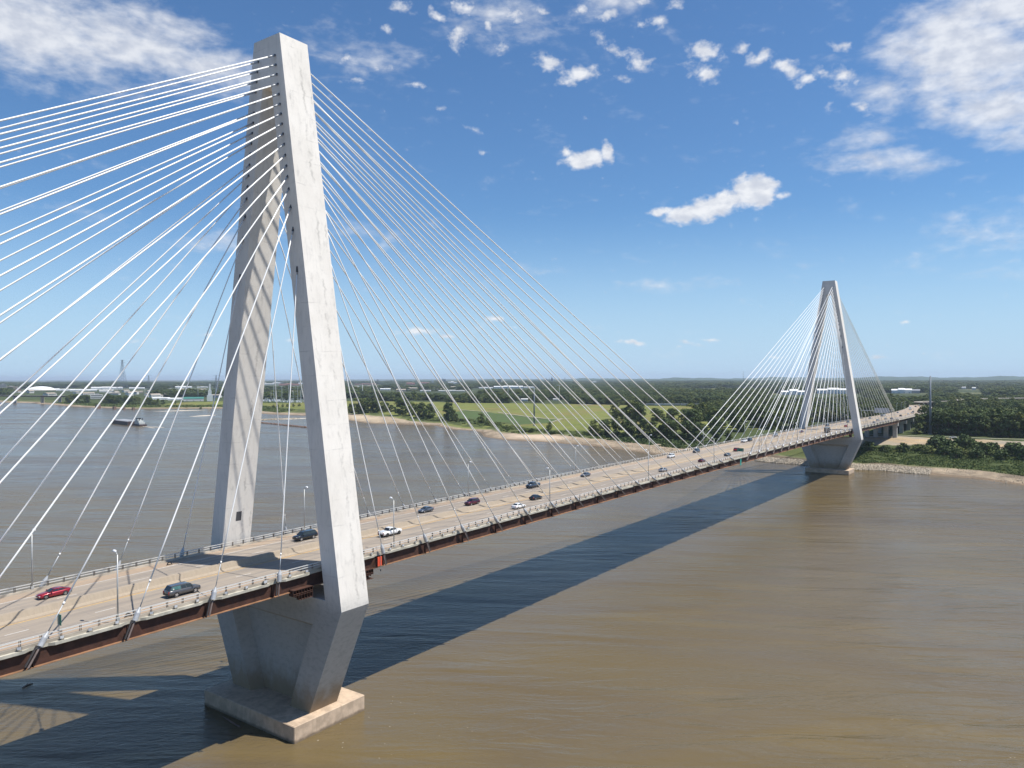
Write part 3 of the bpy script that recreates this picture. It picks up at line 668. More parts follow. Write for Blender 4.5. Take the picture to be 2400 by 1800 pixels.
def scrap(x, y, label, z=0):
    m = MB()
    for k in range(7):
        a = k*.55; m.tube([(math.cos(a)*.42, math.sin(a)*.1, .15+.3*abs(math.sin(a))), (math.cos(a+.5)*.42, math.sin(a+.5)*.1, .18+.3*abs(math.sin(a+.5)))], .1, 5)
    m.tube([(-.6, 0, .06), (0, .1, .09), (.6, -.05, .05)], .08, 5)
    o = m.build('tyre_scrap', 'rubber', loc=(x, y, road(x)+z)); tag(o, label, 'tyre scrap')
scrap(-38.2, -13.8, 'black shredded tyre lying against the camera side rail at lower left', .35)
scrap(-17.3, 11.6, 'black tyre scrap lying on the far shoulder left of the near tower')

# blank sign gantry past the far tower
g = empty('sign_gantry', (640, 14.6, road(640)), 0, 'grey back of an overhead sign gantry past the far tower', 'sign gantry')
MB().box(0, .3, -23, -11, 6, 10.4).build('sign_panel', 'sign_blank', g); MB().box(.3, .8, -25, 0, 7.6, 8.2).build('truss', 'galv', g)
for q in (0, -25): MB().tube([(.5, q, 0), (.5, q, 9)], .25, 8).build('post', 'galv', g)

# approach viaduct beyond the stays
va = empty('approach_viaduct', (650, 0, 0), 0, 'approach viaduct curving away into the trees past the far tower', 'viaduct')
XA = list(np.arange(649.0, 1500, 12))
def sweep(prof, xs, name, m_, par):
    m = MB(); m.loft([[(x-650, cy(x)+p[0], road(x)+p[1]) for p in prof] for x in xs]); return m.build(name, m_, par)
sweep([(-15, -.07), (15, -.07), (15, -.45), (-15, -.45)], XA, 'slab', 'slab', va)
for s in (-1, 1):
    sweep([(s*14.5, -.07), (s*14.5, .95), (s*14.2, .95), (s*14.05, -.03)], XA, 'parapet', 'parapet', va)
    sweep([(s*13.2, -.46), (s*12.8, -.46), (s*12.8, -2.6), (s*13.2, -2.6)], XA, 'girder', 'rust', va)
sweep([(-4.2, -.46), (-3.8, -.46), (-3.8, -2.6), (-4.2, -2.6)], XA, 'girder', 'rust', va); sweep([(4.2, -.46), (3.8, -.46), (3.8, -2.6), (4.2, -2.6)], XA, 'girder', 'rust', va)
sweep([(-.9, -.02), (-.3, 1.05), (.3, 1.05), (.9, -.02)], XA, 'median_barrier', 'median', va)
pr = None
for k, x in enumerate([650, 701, 752, 803, 854, 912, 970, 1030, 1090]):
    zg = 12.0; top = road(x)-2.65
    r = empty('viaduct_pier', (x, cy(x), 0), 0, 'concrete viaduct pier, %s past the far tower' % ORD[k+1], 'bridge pier', 'piers under the approach viaduct')
    hw = 2.2 if k == 0 else 1.1
    MB().box(-hw, hw, -14.2, 14.2, top-3, top).build('cap', 'pier', r, bevel=.1)
    for y in ((-11.6, -4.2, 4.2, 11.6) if k == 0 else (-9.5, 9.5)):
        MB().box(-hw*.8, hw*.8, y-1.7, y+1.7, zg-3, top-3).build('column', 'pier', r, bevel=.1)
# side-span piers closer to the river
for k, x in enumerate([560, 606]):
    pass
# flyover ramp behind the wood
rp = empty('flyover_ramp', (1240, 30, 0), 0, 'pale flyover ramp seen above the dark wood at the right', 'flyover')
pts = [(1215, 42), (1290, 16), (1375, 4), (1452, -26), (1548, -85), (1640, -170), (1700, -300), (1720, -480)]
def rib(w0, w1, z0, z1):
    m = MB(); S = []
    for i, p in enumerate(pts):
        a = Vector(pts[max(0, i-1)]); b = Vector(pts[min(len(pts)-1, i+1)]); d = (b-a).normalized(); nx = Vector((-d.y, d.x)); z = 27.6+i*.1
        S.append([(p[0]+nx.x*w0-1240, p[1]+nx.y*w0-30, z+z0), (p[0]+nx.x*w1-1240, p[1]+nx.y*w1-30, z+z0), (p[0]+nx.x*w1-1240, p[1]+nx.y*w1-30, z+z1), (p[0]+nx.x*w0-1240, p[1]+nx.y*w0-30, z+z1)])
    return m.loft(S)
rib(-7, 7, -.5, 0).build('slab', 'slab', rp); rib(-6, 6, -2.4, -.51).build('girder', 'rust', rp)
rib(6.7, 7, .01, 1).build('parapet', 'parapet', rp); rib(-7, -6.7, .01, 1).build('parapet', 'parapet', rp)
for p in pts[::1]: MB().box(p[0]-1242, p[0]-1238, p[1]-31.5, p[1]-28.5, 10, 22).build('column', 'pier', rp)

# ------------------------------------------------------------------ vehicles
def ringpts(x, wdt, zb, zt, c=.04):
    return [(x, -wdt*.86, zb), (x, -wdt*.99, zb+.12), (x, -wdt, (zb+zt)*.5+.04), (x, -wdt*.955, zt-.09), (x, -wdt*.84, zt), (x, 0, zt+c), (x, wdt*.84, zt), (x, wdt*.955, zt-.09), (x, wdt, (zb+zt)*.5+.04), (x, wdt*.99, zb+.12), (x, wdt*.86, zb)]
KIT = {}
SPEC = {
 'sedan': dict(L=4.75, W=.92, body=[(2.37, .66, .34, .55), (2.28, .82, .26, .66), (1.95, .89, .22, .76), (1.0, .92, .22, .92), (0, .92, .22, .95), (-1.2, .92, .22, .98), (-1.9, .90, .26, 1.0), (-2.28, .84, .32, .98), (-2.37, .74, .42, .86)],
               cab=[(1.05, .80, .94), (.25, .60, 1.40), (-.35, .59, 1.45), (-1.0, .58, 1.41), (-1.85, .76, .99)], wheels=(1.42, -1.38, .33)),
 'coupe': dict(L=4.9, W=.93, body=[(2.45, .68, .32, .55), (2.34, .84, .25, .66), (2.0, .90, .21, .78), (1.0, .93, .21, .90), (0, .93, .21, .92), (-1.2, .93, .22, .96), (-2.0, .91, .26, 1.0), (-2.38, .84, .34, .97), (-2.45, .74, .44, .86)],
               cab=[(1.0, .80, .91), (.15, .60, 1.34), (-.45, .59, 1.38), (-1.1, .57, 1.33), (-2.0, .74, .99)], wheels=(1.5, -1.42, .35)),
 'suv': dict(L=5.0, W=.97, body=[(2.45, .78, .42, .80), (2.38, .92, .34, .94), (2.0, .95, .32, 1.03), (1.15, .97, .32, 1.12), (0, .97, .32, 1.13), (-1.6, .97, .32, 1.13), (-2.3, .95, .36, 1.12), (-2.48, .90, .42, 1.05)],
             cab=[(1.2, .87, 1.11), (.5, .72, 1.70), (-.2, .72, 1.78), (-1.9, .71, 1.75), (-2.38, .84, 1.11)], wheels=(1.5, -1.45, .39)),
 'long_suv': dict(L=5.65, W=1.0, body=[(2.8, .80, .46, .90), (2.72, .94, .38, 1.04), (2.3, .98, .36, 1.12), (1.55, 1.0, .36, 1.18), (0, 1.0, .36, 1.18), (-2.0, 1.0, .36, 1.18), (-2.65, .98, .40, 1.18), (-2.82, .92, .46, 1.1)],
                  cab=[(1.6, .90, 1.17), (.95, .76, 1.80), (.1, .76, 1.90), (-2.2, .75, 1.88), (-2.7, .86, 1.17)], wheels=(1.75, -1.55, .42)),
 'pickup': dict(L=5.9, W=1.0, body=[(2.9, .80, .50, .98), (2.82, .95, .42, 1.12), (2.3, .98, .40, 1.2), (1.45, 1.0, .40, 1.24), (0, 1.0, .40, 1.24), (-1.5, 1.0, .40, 1.24), (-2.75, .99, .44, 1.24), (-2.92, .95, .52, 1.2)],
                cab=[(1.55, .90, 1.22), (.85, .76, 1.80), (.2, .76, 1.90), (-.75, .75, 1.86), (-1.15, .84, 1.22)], wheels=(1.9, -1.75, .44)),
}
def kit(kind):
    if kind in KIT: return KIT[kind]
    S = SPEC[kind]; K = []; W = S['W']; H = max(c[2] for c in S['cab']); L2 = S['body'][0][0]; R2 = S['body'][-1][0]
    def keep(nm, mb, m_, smooth=False, par=None, loc=None, fix=True):
        o = mb.build(nm, m_, None, smooth, fix=fix); bpy.data.objects.remove(o, do_unlink=False) if False else None
        K.append((nm, o.data, par, loc)); bpy.data.objects.remove(o); return len(K)-1
    m = MB(); m.loft([ringpts(x, w_, zb, zt) for x, w_, zb, zt in S['body']]); keep('body', m, 'paint_white', True)
    c = S['cab']; base = c[0]; end = c[-1]
    secs = []
    for x, w_, z in c:
        zb = .9*base[2] if x in (base[0], end[0]) else base[2]-.05
        secs.append([(x, -W*.88 if z > base[2]+.1 else -w_, base[2]-.06), (x, -w_, z-.03), (x, -w_*.9, z), (x, w_*.9, z), (x, w_, z-.03), (x, W*.88 if z > base[2]+.1 else w_, base[2]-.06)])
    m = MB(); m.loft(secs); keep('roof', m, 'paint_white', False)
    # windscreen, rear window, side windows, each standing a few mm proud
    a, b = c[0], c[1]
    def slant(p, q, e0, e1, dx):
        x0 = p[0]+(q[0]-p[0])*e0; z0 = p[2]+(q[2]-p[2])*e0; x1 = p[0]+(q[0]-p[0])*e1; z1 = p[2]+(q[2]-p[2])*e1
        w0 = (p[1]+(q[1]-p[1])*e0)-.05; w1 = (p[1]+(q[1]-p[1])*e1)-.05
        return [(x0+dx, -w0, z0+.012), (x0+dx, w0, z0+.012), (x1+dx, w1, z1+.012), (x1+dx, -w1, z1+.012)]
    keep('windscreen', MB().add(slant(a, b, .06, .92, .02), [(0, 1, 2, 3)]), 'glass', fix=False)
    keep('rear_window', MB().add(slant(c[-1], c[-2], .1, .9, -.02), [(0, 1, 2, 3)]), 'glass', fix=False)
    zb, zt = base[2]+.05, c[2][2]-.14
    xf0, xf1 = a[0]-.28, b[0]-.02; xr0, xr1 = c[-1][0]+(.3 if kind != 'pickup' else .12), c[-2][0]+.06
    n = 3 if kind in ('suv', 'long_suv') else 2
    for sd in (-1, 1):
        for k in range(n):
            u0, u1 = k/n+.012, (k+1)/n-.018
            if kind == 'long_suv': u0, u1 = ((0, .26), (.29, .52), (.56, 1))[k]
            X = lambda u, top: (xf1+(xr1-xf1)*u) if top else (xf0+(xr0-xf0)*u)
            yb_ = W*.88+.012-.02*0; yt_ = c[2][1]+.012
            def yat(z): return (W*.88)+(c[2][1]-W*.88)*((z-(base[2]-.06))/((c[2][2]-.03)-(base[2]-.06)))+.014
            keep('side_window', MB().add([(X(u0, 0), sd*yat(zb), zb), (X(u1, 0), sd*yat(zb), zb), (X(u1, 1), sd*yat(zt), zt), (X(u0, 1), sd*yat(zt), zt)], [(0, 1, 2, 3)]),
                 'glass_tint' if kind == 'long_suv' and k == 2 else 'glass', fix=False)
    wf, wr, rad = S['wheels']
    for x in (wf, wr):
        for sd in (-1, 1):
            m = MB(); m.tube([(0, -sd*.16, 0), (0, sd*.055, 0)], rad*1.13, 18); i = keep('wheel', m, 'trim_black', loc=(x, sd*(W-.055), rad*1.02), fix=False)  # black disc behind the tyre, added as the shade of the wheel arch
            m = MB(); m.tube([(0, -.1*sd, 0), (0, .075*sd, 0)], rad, 18); keep('tyre', m, 'rubber', par=i, fix=False)
            m = MB(); m.tube([(0, 0, 0), (0, .08*sd, 0)], rad*.24, 8)
            for q in range(5):
                an = q*2*math.pi/5; p = Vector((math.cos(an), 0, math.sin(an)))*rad*.66; e = Vector((-math.sin(an), 0, math.cos(an)))*rad*.17
                m.add([(-e.x, .083*sd, -e.z), (e.x, .083*sd, e.z), (p.x+e.x*.8, .083*sd, p.z+e.z*.8), (p.x-e.x*.8, .083*sd, p.z-e.z*.8)], [(0, 1, 2, 3)])
            keep('rim', m, 'alloy_dark' if kind == 'pickup' else 'alloy', par=i, fix=False)
    zt0 = S['body'][1][3]
    for sd in (-1, 1):
        keep('headlight', MB().box(L2-.16, L2-.02, sd*W*.62-.2, sd*W*.62+.2, zt0-.17, zt0-.04), 'lamp_white')
        zr = S['body'][-2][3]; h_ = .5 if kind in ('suv', 'long_suv', 'pickup') else .18
        keep('taillight', MB().box(R2-.015, R2+.12, sd*W*.80-.11, sd*W*.80+.11, zr-.10-h_, zr-.08), 'lamp_red')
        keep('mirror', MB().box(c[0][0]-.45, c[0][0]-.28, sd*(W+.09)-.09, sd*(W+.09)+.09, base[2]+.02, base[2]+.18), 'paint_white')
    keep('grille', MB().box(L2-.02, L2+.012, -W*.42, W*.42, S['body'][0][2]+.1, S['body'][0][3]-.02), 'trim_black')
    zb_ = S['body'][0][2]
    keep('bumper', MB().box(R2-.05, R2+.1, -W*.86, W*.86, zb_+.0, zb_+.22), 'trim_black' if kind != 'sedan' else 'paint_white')
    if kind == 'pickup': keep('bed_cover', MB().box(R2+.1, c[-1][0]-.08, -W*.82, W*.82, 1.245, 1.29), 'paint_white')
    if kind in ('suv', 'long_suv'):
        m = MB()
        for sd in (-1, 1): m.tube([(c[1][0]-.1, sd*.6, H-.02), (c[-2][0]+.1, sd*.6, H-.02)], .025, 5)
        keep('roof_rack', m, 'trim_black')
    KIT[kind] = K; return K
def vehicle(name, kind, x, y, heading, colr, label, cat='car', z=None, rz=None, group='cars and trucks on the bridge', small=False):
    K = kit(kind); z = road(x)+.005 if z is None else z
    r = empty(name, (x, y, z), (0 if heading > 0 else math.pi) if rz is None else rz, label, cat, group); made = []
    for nm, me, par, loc in K:
        if small and (nm in ('mirror', 'rim', 'roof_rack', 'grille', 'bumper')): made.append(None); continue
        o = bpy.data.objects.new(nm, me); col.objects.link(o); o.parent = made[par] if par is not None else r
        if loc: o.location = loc
        if me.materials[0] == PAINT['white'] and colr != 'white':
            o.material_slots[0].link = 'OBJECT'; o.material_slots[0].material = PAINT[colr]
        if me.materials[0] == M['glass_tint'] and colr != 'charcoal': o.material_slots[0].link = 'OBJECT'; o.material_slots[0].material = M['glass']
        made.append(o)
    return r
V = [
 ('parked', 0, 0, 0, 0, 0, 0)][:0]
vehicle('sedan', 'coupe', -39.3, 8.0, -1, 'red', 'red sedan driving left at the lower left on the far carriageway')
vehicle('sport_utility', 'long_suv', 11.9, 8.0, -1, 'black', 'black large sport utility driving left just behind the near tower leg', 'suv')
vehicle('sedan', 'sedan', 51.5, 8.4, -1, 'grey', 'grey blue sedan driving left, first beyond the near tower')
vehicle('sport_utility', 'suv', 67, 5.2, -1, 'maroon', 'dark maroon sport utility driving left in the inner lane', 'suv')
vehicle('pickup_truck', 'pickup', 103, 9.2, -1, 'blue_grey', 'dark grey pickup truck driving left close to the far rail', 'pickup')
vehicle('sedan', 'sedan', 135.5, 8.8, -1, 'grey', 'slate grey sedan driving left beside a lamp near mid span')
vehicle('sport_utility', 'suv', 210, 9.2, -1, 'white', 'white sport utility driving left at mid span', 'suv')
vehicle('sport_utility', 'suv', 238, 8.9, -1, 'blue_grey', 'dark sport utility driving left just past mid span', 'suv')
vehicle('pickup_truck', 'pickup', 307, 9.6, -1, 'white', 'white pickup truck driving left before the far tower fan', 'pickup')
vehicle('sport_utility', 'suv', 316, 9.7, -1, 'black', 'black sport utility following the white pickup truck', 'suv', small=True)
vehicle('sport_utility', 'suv', 362, 9.2, -1, 'silver', 'silver sport utility driving left before the far tower', 'suv', small=True)
vehicle('sedan', 'sedan', 406, 5.6, -1, 'maroon', 'maroon sedan driving left in the inner lane before the far tower', small=True)
vehicle('sport_utility', 'suv', 491, 9.2, -1, 'charcoal', 'charcoal sport utility driving left between the far tower legs', 'suv', small=True)
vehicle('sedan', 'sedan', 562, 9.7, -1, 'black', 'black sedan driving left just past the far tower', small=True)
vehicle('sedan', 'sedan', 655, 10.0, -1, 'grey', 'grey sedan driving left where the stays end', small=True)
vehicle('sport_utility', 'long_suv', 721, 11.0, -1, 'charcoal', 'charcoal large van like sport utility on the approach, left lane', 'suv', small=True)
vehicle('sport_utility', 'long_suv', 733, 11.0, -1, 'white', 'white large sport utility right behind the charcoal one', 'suv', small=True)
vehicle('sport_utility', 'long_suv', -26.6, -8.6, 1, 'charcoal', 'dark grey long sport utility with a pale sticker on its rear side window', 'suv')
vehicle('pickup_truck', 'pickup', 25.5, -4.5, 1, 'white', 'white pickup truck driving right just past the near tower', 'pickup')
vehicle('sedan', 'sedan', 69.8, -8.6, 1, 'white', 'white sedan driving right in the lane nearest the camera')
vehicle('sedan', 'sedan', 84.4, -4.4, 1, 'black', 'black sedan driving right in the inner lane')
vehicle('sedan', 'sedan', 164, -7.9, 1, 'silver', 'silver sedan driving right near mid span')
vehicle('sedan', 'sedan', 202, -8.0, 1, 'maroon', 'maroon sedan driving right at mid span')
vehicle('sedan', 'sedan', 231.5, -8.2, 1, 'blue_grey', 'dark blue grey sedan driving right beside the green sign')
vehicle('sport_utility', 'suv', 255.4, -4.2, 1, 'bright_red', 'bright red sport utility driving right past the green sign', 'suv')
vehicle('sport_utility', 'suv', 490, -3.8, 1, 'bright_red', 'red sport utility driving right between the far tower legs', 'suv', small=True)
vehicle('sport_utility', 'suv', 607, -4.8, 1, 'white', 'white sport utility driving right past the far tower', 'suv', small=True)
vehicle('sedan', 'sedan', 650, -3.9, 1, 'silver', 'silver sedan driving right where the stays end', small=True)
vehicle('sport_utility', 'suv', 652, -8.6, 1, 'black', 'black sport utility driving right where the stays end', 'suv', small=True)
for x, y, h, c_, nm, kd, lb in ((737, -3.4, 1, 'black', 'sport_utility', 'suv', 'black sport utility first on the approach, right carriageway'), (803, -1.0, 1, 'white', 'sedan', 'sedan', 'white sedan on the approach before the second white one'),
                                (834, -.4, 1, 'white', 'sport_utility', 'suv', 'white sport utility on the approach behind the white sedan'), (872, 3.5, 1, 'black', 'sport_utility', 'suv', 'black sport utility on the approach beside the white ones'),
                                (876, -1.5, 1, 'maroon', 'sedan', 'sedan', 'dark maroon sedan on the approach, outer lane'), (924, 5, 1, 'black', 'sedan', 'sedan', 'black sedan on the approach, inner lane'),
                                (928, 1, 1, 'grey', 'pickup_truck', 'pickup', 'grey pickup truck on the approach far down'), (1012, 10, 1, 'white', 'sedan', 'sedan', 'small white sedan farthest down the approach'),
                                (841, 14.8, -1, 'grey', 'sedan', 'sedan', 'grey sedan coming down the approach by the far rail'), (1139, 36, -1, 'black', 'sport_utility', 'suv', 'black sport utility at the bend of the approach'),
                                (568, -8.8, 1, 'silver', 'sedan', 'sedan', 'silver sedan driving right beyond the far tower leg')):
    vehicle(nm, kd, x, y, h, c_, lb, 'suv' if kd == 'suv' else 'pickup' if kd == 'pickup' else 'car', small=True)
def box_truck(x, y, heading, c1, label):
    r = empty('box_truck', (x, y, road(x)), 0 if heading > 0 else math.pi, label, 'truck', 'cars and trucks on the bridge')
    MB().box(-3.6, 1.7, -1.2, 1.2, .95, 3.6).build('cargo_box', c1, r, bevel=.05)
    MB().prism([(1.75, .6), (3.6, .6), (3.7, 1.4), (3.1, 1.7), (2.7, 2.6), (1.75, 2.65)], -1.05, 1.05, 'y').build('cab', 'paint_white' if c1 != 'paint_charcoal' else 'paint_charcoal', r)
    MB().add([(3.13, -.9, 1.72), (3.13, .9, 1.72), (2.75, .85, 2.52), (2.75, -.85, 2.52)], [(0, 1, 2, 3)]).build('windscreen', 'glass', r, fix=False)
    MB().box(-3.5, 3.4, -.9, .9, .5, .94).build('chassis', 'trim_black', r)
    for q in (2.6, -2.2):
        for s in (-1, 1): MB().tube([(q, s*.8, .48), (q, s*1.12, .48)], .48, 12).build('wheel', 'rubber', r)
box_truck(413, -8.6, 1, 'paint_charcoal', 'dark box truck driving right before the far tower')
box_truck(985, 22, -1, 'paint_white', 'white box truck coming down the approach by the far rail')
# pale sticker on the long suv's rear side window
sv = [o for o in bpy.data.objects if o.get('label', '').startswith('dark grey long sport')][0]
MB().add([(-2.05+.13*math.cos(a), -1.0-.0*a+.055, 1.42+.13*math.sin(a)) for a in np.linspace(0, 2*math.pi, 13)[:-1]], [tuple(range(12))]).build('window_sticker', 'mark_white', sv, fix=False)
for k in range(3): MB().box(-1.85, -1.15, -.955, -.950, 1.34+k*.09, 1.375+k*.09).build('window_lettering', 'glass_tint', sv, fix=False)

# white service pickup on the levee track
vehicle('pickup_truck', 'pickup', 665, -55, 1, 'white', 'white pickup truck parked on the levee track in front of the wood', 'pickup', z=TZf(665, -55)+.25, rz=R(95), group='vehicles on the bank', small=True)

# ------------------------------------------------------------------ barge tow
bd = Vector((472-455, 1007-899, 0)).normalized(); ba = math.atan2(bd.y, bd.x)
b = empty('barge', (466.5, 975, 0), ba, 'dark barge with pale cargo covers pushed up the river', 'barge')
MB().loft([[(x, -w_, zb), (x, w_, zb), (x, w_, 5.2), (x, -w_, 5.2)] for x, w_, zb in ((-32, 9, -1), (30, 9, -1), (40, 8.4, 1.6), (42, 8.2, 3.2))]).build('hull', 'hull', b)
MB().loft([[(x, -7.6, 5.2), (x, -5.6, 6.3), (x, 5.6, 6.3), (x, 7.6, 5.2)] for x in (-29, 27)]).build('cargo_cover', 'barge_cover', b)
MB().box(-31, 31, -8.6, -8.3, 5.2, 5.7).build('coaming', 'hull', b, fix=False)
b = empty('towboat', (459.2, 925, 0), ba, 'white river towboat pushing the dark barge', 'boat')
MB().loft([[(x, -w_, zb), (x, w_, zb), (x, w_, 2.2), (x, -w_, 2.2)] for x, w_, zb in ((-15, 4.8, -1), (12, 5, -1), (15.5, 4.2, .5))]).build('hull', 'hull', b)
MB().box(-10, 9, -3.9, 3.9, 2.2, 4.9).build('main_deck_house', 'boat_white', b, bevel=.1)
MB().box(-6, 8, -3.2, 3.2, 5.2, 7.6).build('upper_deck_house', 'boat_white', b, bevel=.1)
MB().box(-9.8, 8.8, -4.2, 4.2, 5.0, 5.19).build('deck_rim', 'boat_white', b)
MB().box(1, 7, -2.6, 2.6, 7.8, 10.6).build('pilothouse', 'boat_white', b, bevel=.1)
MB().box(.96, 7.04, -2.64, 2.64, 9.0, 10.0).build('pilothouse_windows', 'glass', b)
MB().box(.3, 7.7, -3.2, 3.2, 10.61, 10.85).build('pilothouse_roof', 'trim_black', b)
m = MB()
for k in range(6): m.box(-12+k*3.4, -10.8+k*3.4, -4.24, -4.2, 3.3, 4.3)
m.build('cabin_windows', 'glass', b, fix=False)
for s in (-1, 1): MB().tube([(-6, s*2, 7.8), (-6, s*2, 11.2)], .5, 8).build('funnel', 'trim_black', b)
MB().tube([(4, 0, 10.8), (4, 0, 15)], .12, 5).build('mast', 'galv', b)
m = MB()
for k in range(26):
    a = 3+k*2.1; w_ = .9+k*.12; x0 = 454.5-bd.x*(a-14+0)+0; 
    px = 459.2-bd.x*(15+a); py = 925-bd.y*(15+a)
    for s in (-1, 1):
        ox = s*(2+k*.16)*(-bd.y); oy = s*(2+k*.16)*bd.x; j = rng.uniform(.5, 1.1)
        m.cbox((px+ox, py+oy, .03), w_*j*1.3, 2.6*j, .10)
o = m.build('wake_foam', 'foam', fix=False); tag(o, 'pale churned wake trailing behind the towboat', 'wake', kind='stuff')

# foam specks and drift below the footing and along the bank
m = MB()
for k in range(60):
    if k < 40: x, y = rng.uniform(-30, 26), rng.uniform(-40, -15) if k % 2 else rng.uniform(-34, -14)
    else: x, y = rng.uniform(20, 330), rng.uniform(-90, -20)
    q = rng.uniform(.04, .12); a = rng.uniform(0, 3)
    m.tube([(x, y, .0), (x+math.cos(a)*q*2.4, y+math.sin(a)*q*2.4, .02)], q*.35, 5)
tag(m.build('foam_specks', 'foam', fix=False), 'tiny pale foam specks drifting past the near footing', 'foam', kind='stuff')
def drift(x, y, a, L, label):
    m = MB(); m.tube([(-L/2, 0, .05), (0, .15, .12), (L/2, 0, .02)], [.16, .2, .07], 6); m.tube([(0, .1, .1), (L*.2, .7, .35)], [.08, .03], 5)
    o = m.build('driftwood', 'old_pier', loc=(x, y, 0)); o.rotation_euler = (0, 0, a); tag(o, label, 'driftwood')
drift(-9.9, 3.0, 1.45, 7, 'brown driftwood log lodged against the side of the near footing'); drift(-25.3, 54, .4, 2.5, 'small dark branch floating left of the near tower legs')
# ------------------------------------------------------------------ far bank: old piers, old bridge, dikes, bars
for k, (x, y, ww, h) in enumerate([(740, 1638, 9, 9), (731, 1545, 6, 7), (734, 1510, 5, 6), (740, 1482, 5, 6)]):
    m = MB(); m.loft([[(x+a*(1-.1*q), y+c*(1-.1*q), -1+q*h) for a, c in ((-ww/2, -ww/2), (ww/2, -ww/2), (ww/2, ww/2), (-ww/2, ww/2))] for q in (0, .5, 1)])
    tag(m.build('old_pier_stump', 'old_pier'), 'ruined masonry pier stump in shallow water, %s from the left' % ORD[k+1], 'pier stump', 'ruined pier stumps at the far bank')
ob = empty('old_river_bridge', (770, 2262, 0), 0, 'low dark bridge crossing at the left edge of the picture', 'bridge')
dv = Vector((55, -197, 0)).normalized(); nv = Vector((-dv.y, dv.x, 0))
def obx(a0, a1, w0, w1, z0, z1, nm, mt, par):
    vs = [tuple(dv*a+nv*w_+Vector((0, 0, z))) for z in (z0, z1) for w_ in (w0, w1) for a in (a0, a1)]
    return MB().add(vs, [(0, 2, 3, 1), (4, 5, 7, 6), (0, 1, 5, 4), (2, 6, 7, 3), (0, 4, 6, 2), (1, 3, 7, 5)]).build(nm, mt, par)
obx(-260, 330, -4, 4, 21.2, 22, 'deck', 'slab', ob); obx(-260, 330, -3, 3, 18.2, 21.19, 'girder', 'hull', ob)
for a in (-150, -35, 60, 165, 230): obx(a-2, a+2, -4, 4, -2, 18.1, 'pier', 'wall_tan' if a != 60 else 'pier', ob)
def rocks(name, pts, label, s0, s1, mt='stone', cat='rocks'):
    ph = (1+5**.5)/2
    base = np.array([(-1, ph, 0), (1, ph, 0), (-1, -ph, 0), (1, -ph, 0), (0, -1, ph), (0, 1, ph), (0, -1, -ph), (0, 1, -ph), (ph, 0, -1), (ph, 0, 1), (-ph, 0, -1), (-ph, 0, 1)])*.6
    fb = np.array([(0, 11, 5), (0, 5, 1), (0, 1, 7), (0, 7, 10), (0, 10, 11), (1, 5, 9), (5, 11, 4), (11, 10, 2), (10, 7, 6), (7, 1, 8), (3, 9, 4), (3, 4, 2), (3, 2, 6), (3, 6, 8), (3, 8, 9), (4, 9, 5), (2, 4, 11), (6, 2, 10), (8, 6, 7), (9, 8, 1)])
    n = len(pts); P = np.array(pts); sc = nrg.uniform(s0, s1, (n, 1, 1))*nrg.uniform(.7, 1.25, (n, 1, 3))
    v = base[None]*(1+nrg.uniform(-.22, .22, (n, 12, 3)))*sc*.5
    a = nrg.uniform(0, 6.28, n); c, s = np.cos(a)[:, None], np.sin(a)[:, None]
    x = v[:, :, 0]*c-v[:, :, 1]*s; y = v[:, :, 0]*s+v[:, :, 1]*c; v[:, :, 0] = x; v[:, :, 1] = y; v += P[:, None]
    F = (fb[None]+np.arange(n)[:, None, None]*12).reshape(-1, 3)
    o = mk(name, v.reshape(-1, 3).tolist(), F.tolist(), mt); tag(o, label, cat, kind='stuff'); return o
pts = []
for k in range(6500):
    y = nrg.uniform(-58, 66); s = nrg.uniform(-1.5, 15 if y < 24 else 12); x = float(shore(y))+s
    if abs(y) < 16 and x < 470: continue
    pts.append((x, y, TZf(x, y)+.15))
rocks('riprap', pts, 'tan riprap boulders piled along the water beside the far tower', .7, 1.7)
pts = []
for k in range(2600):
    y = nrg.uniform(-300, -58); s = nrg.uniform(-.5, 24); x = float(shore(y))+s; pts.append((x, y, TZf(x, y)+.02))
for k in range(2600):
    y = nrg.uniform(66, 300); s = nrg.uniform(-.5, 28); x = float(shore(y))+s; pts.append((x, y, TZf(x, y)+.02))
rocks('scattered_stones', pts, 'small scattered stones on the muddy bank', .15, .6, 'stone')
pts = []
for k in range(900):
    u = nrg.uniform(0, 1); pts.append((597-31*u+nrg.normal(0, 1.6), 838-146*u, .3))
rocks('rock_dike', pts, 'low brown rock dike standing in the river behind the tower', .9, 2.4, 'old_pier')
pts = []
for k in range(900):
    u = nrg.uniform(0, 1); pts.append((640+60*u+nrg.normal(0, 3), 905-18*u+nrg.normal(0, 2), .2))
rocks('rock_spit', pts, 'rough stone spit running out from the sandbank', .9, 2.6, 'stone')
def bar(x, y, L, Wd, a, label):
    n = 40; vs = [(0, 0, 1.0)]+[(L/2*math.cos(q)*(1+.1*math.sin(q*5)), Wd/2*math.sin(q)*(1+.15*math.sin(q*7)), -.2) for q in np.linspace(0, 2*math.pi, n+1)[:-1]]
    vs = [(x+p[0]*math.cos(a)-p[1]*math.sin(a), y+p[0]*math.sin(a)+p[1]*math.cos(a), p[2]) for p in vs]
    o = mk('sandbar', vs, [(0, i+1, (i+1) % n+1) for i in range(n)], 'foam'); o['kind'] = 'structure'; o['label'] = label
bar(765, 1340, 120, 16, math.atan2(-28, 105), 'thin pale sandbar in the river'); bar(672, 1108, 70, 20, math.atan2(10, 48), 'small pale sandbar nearer the tower'); bar(690, 893, 90, 24, math.atan2(-20, 74), 'sand spit behind the tower')

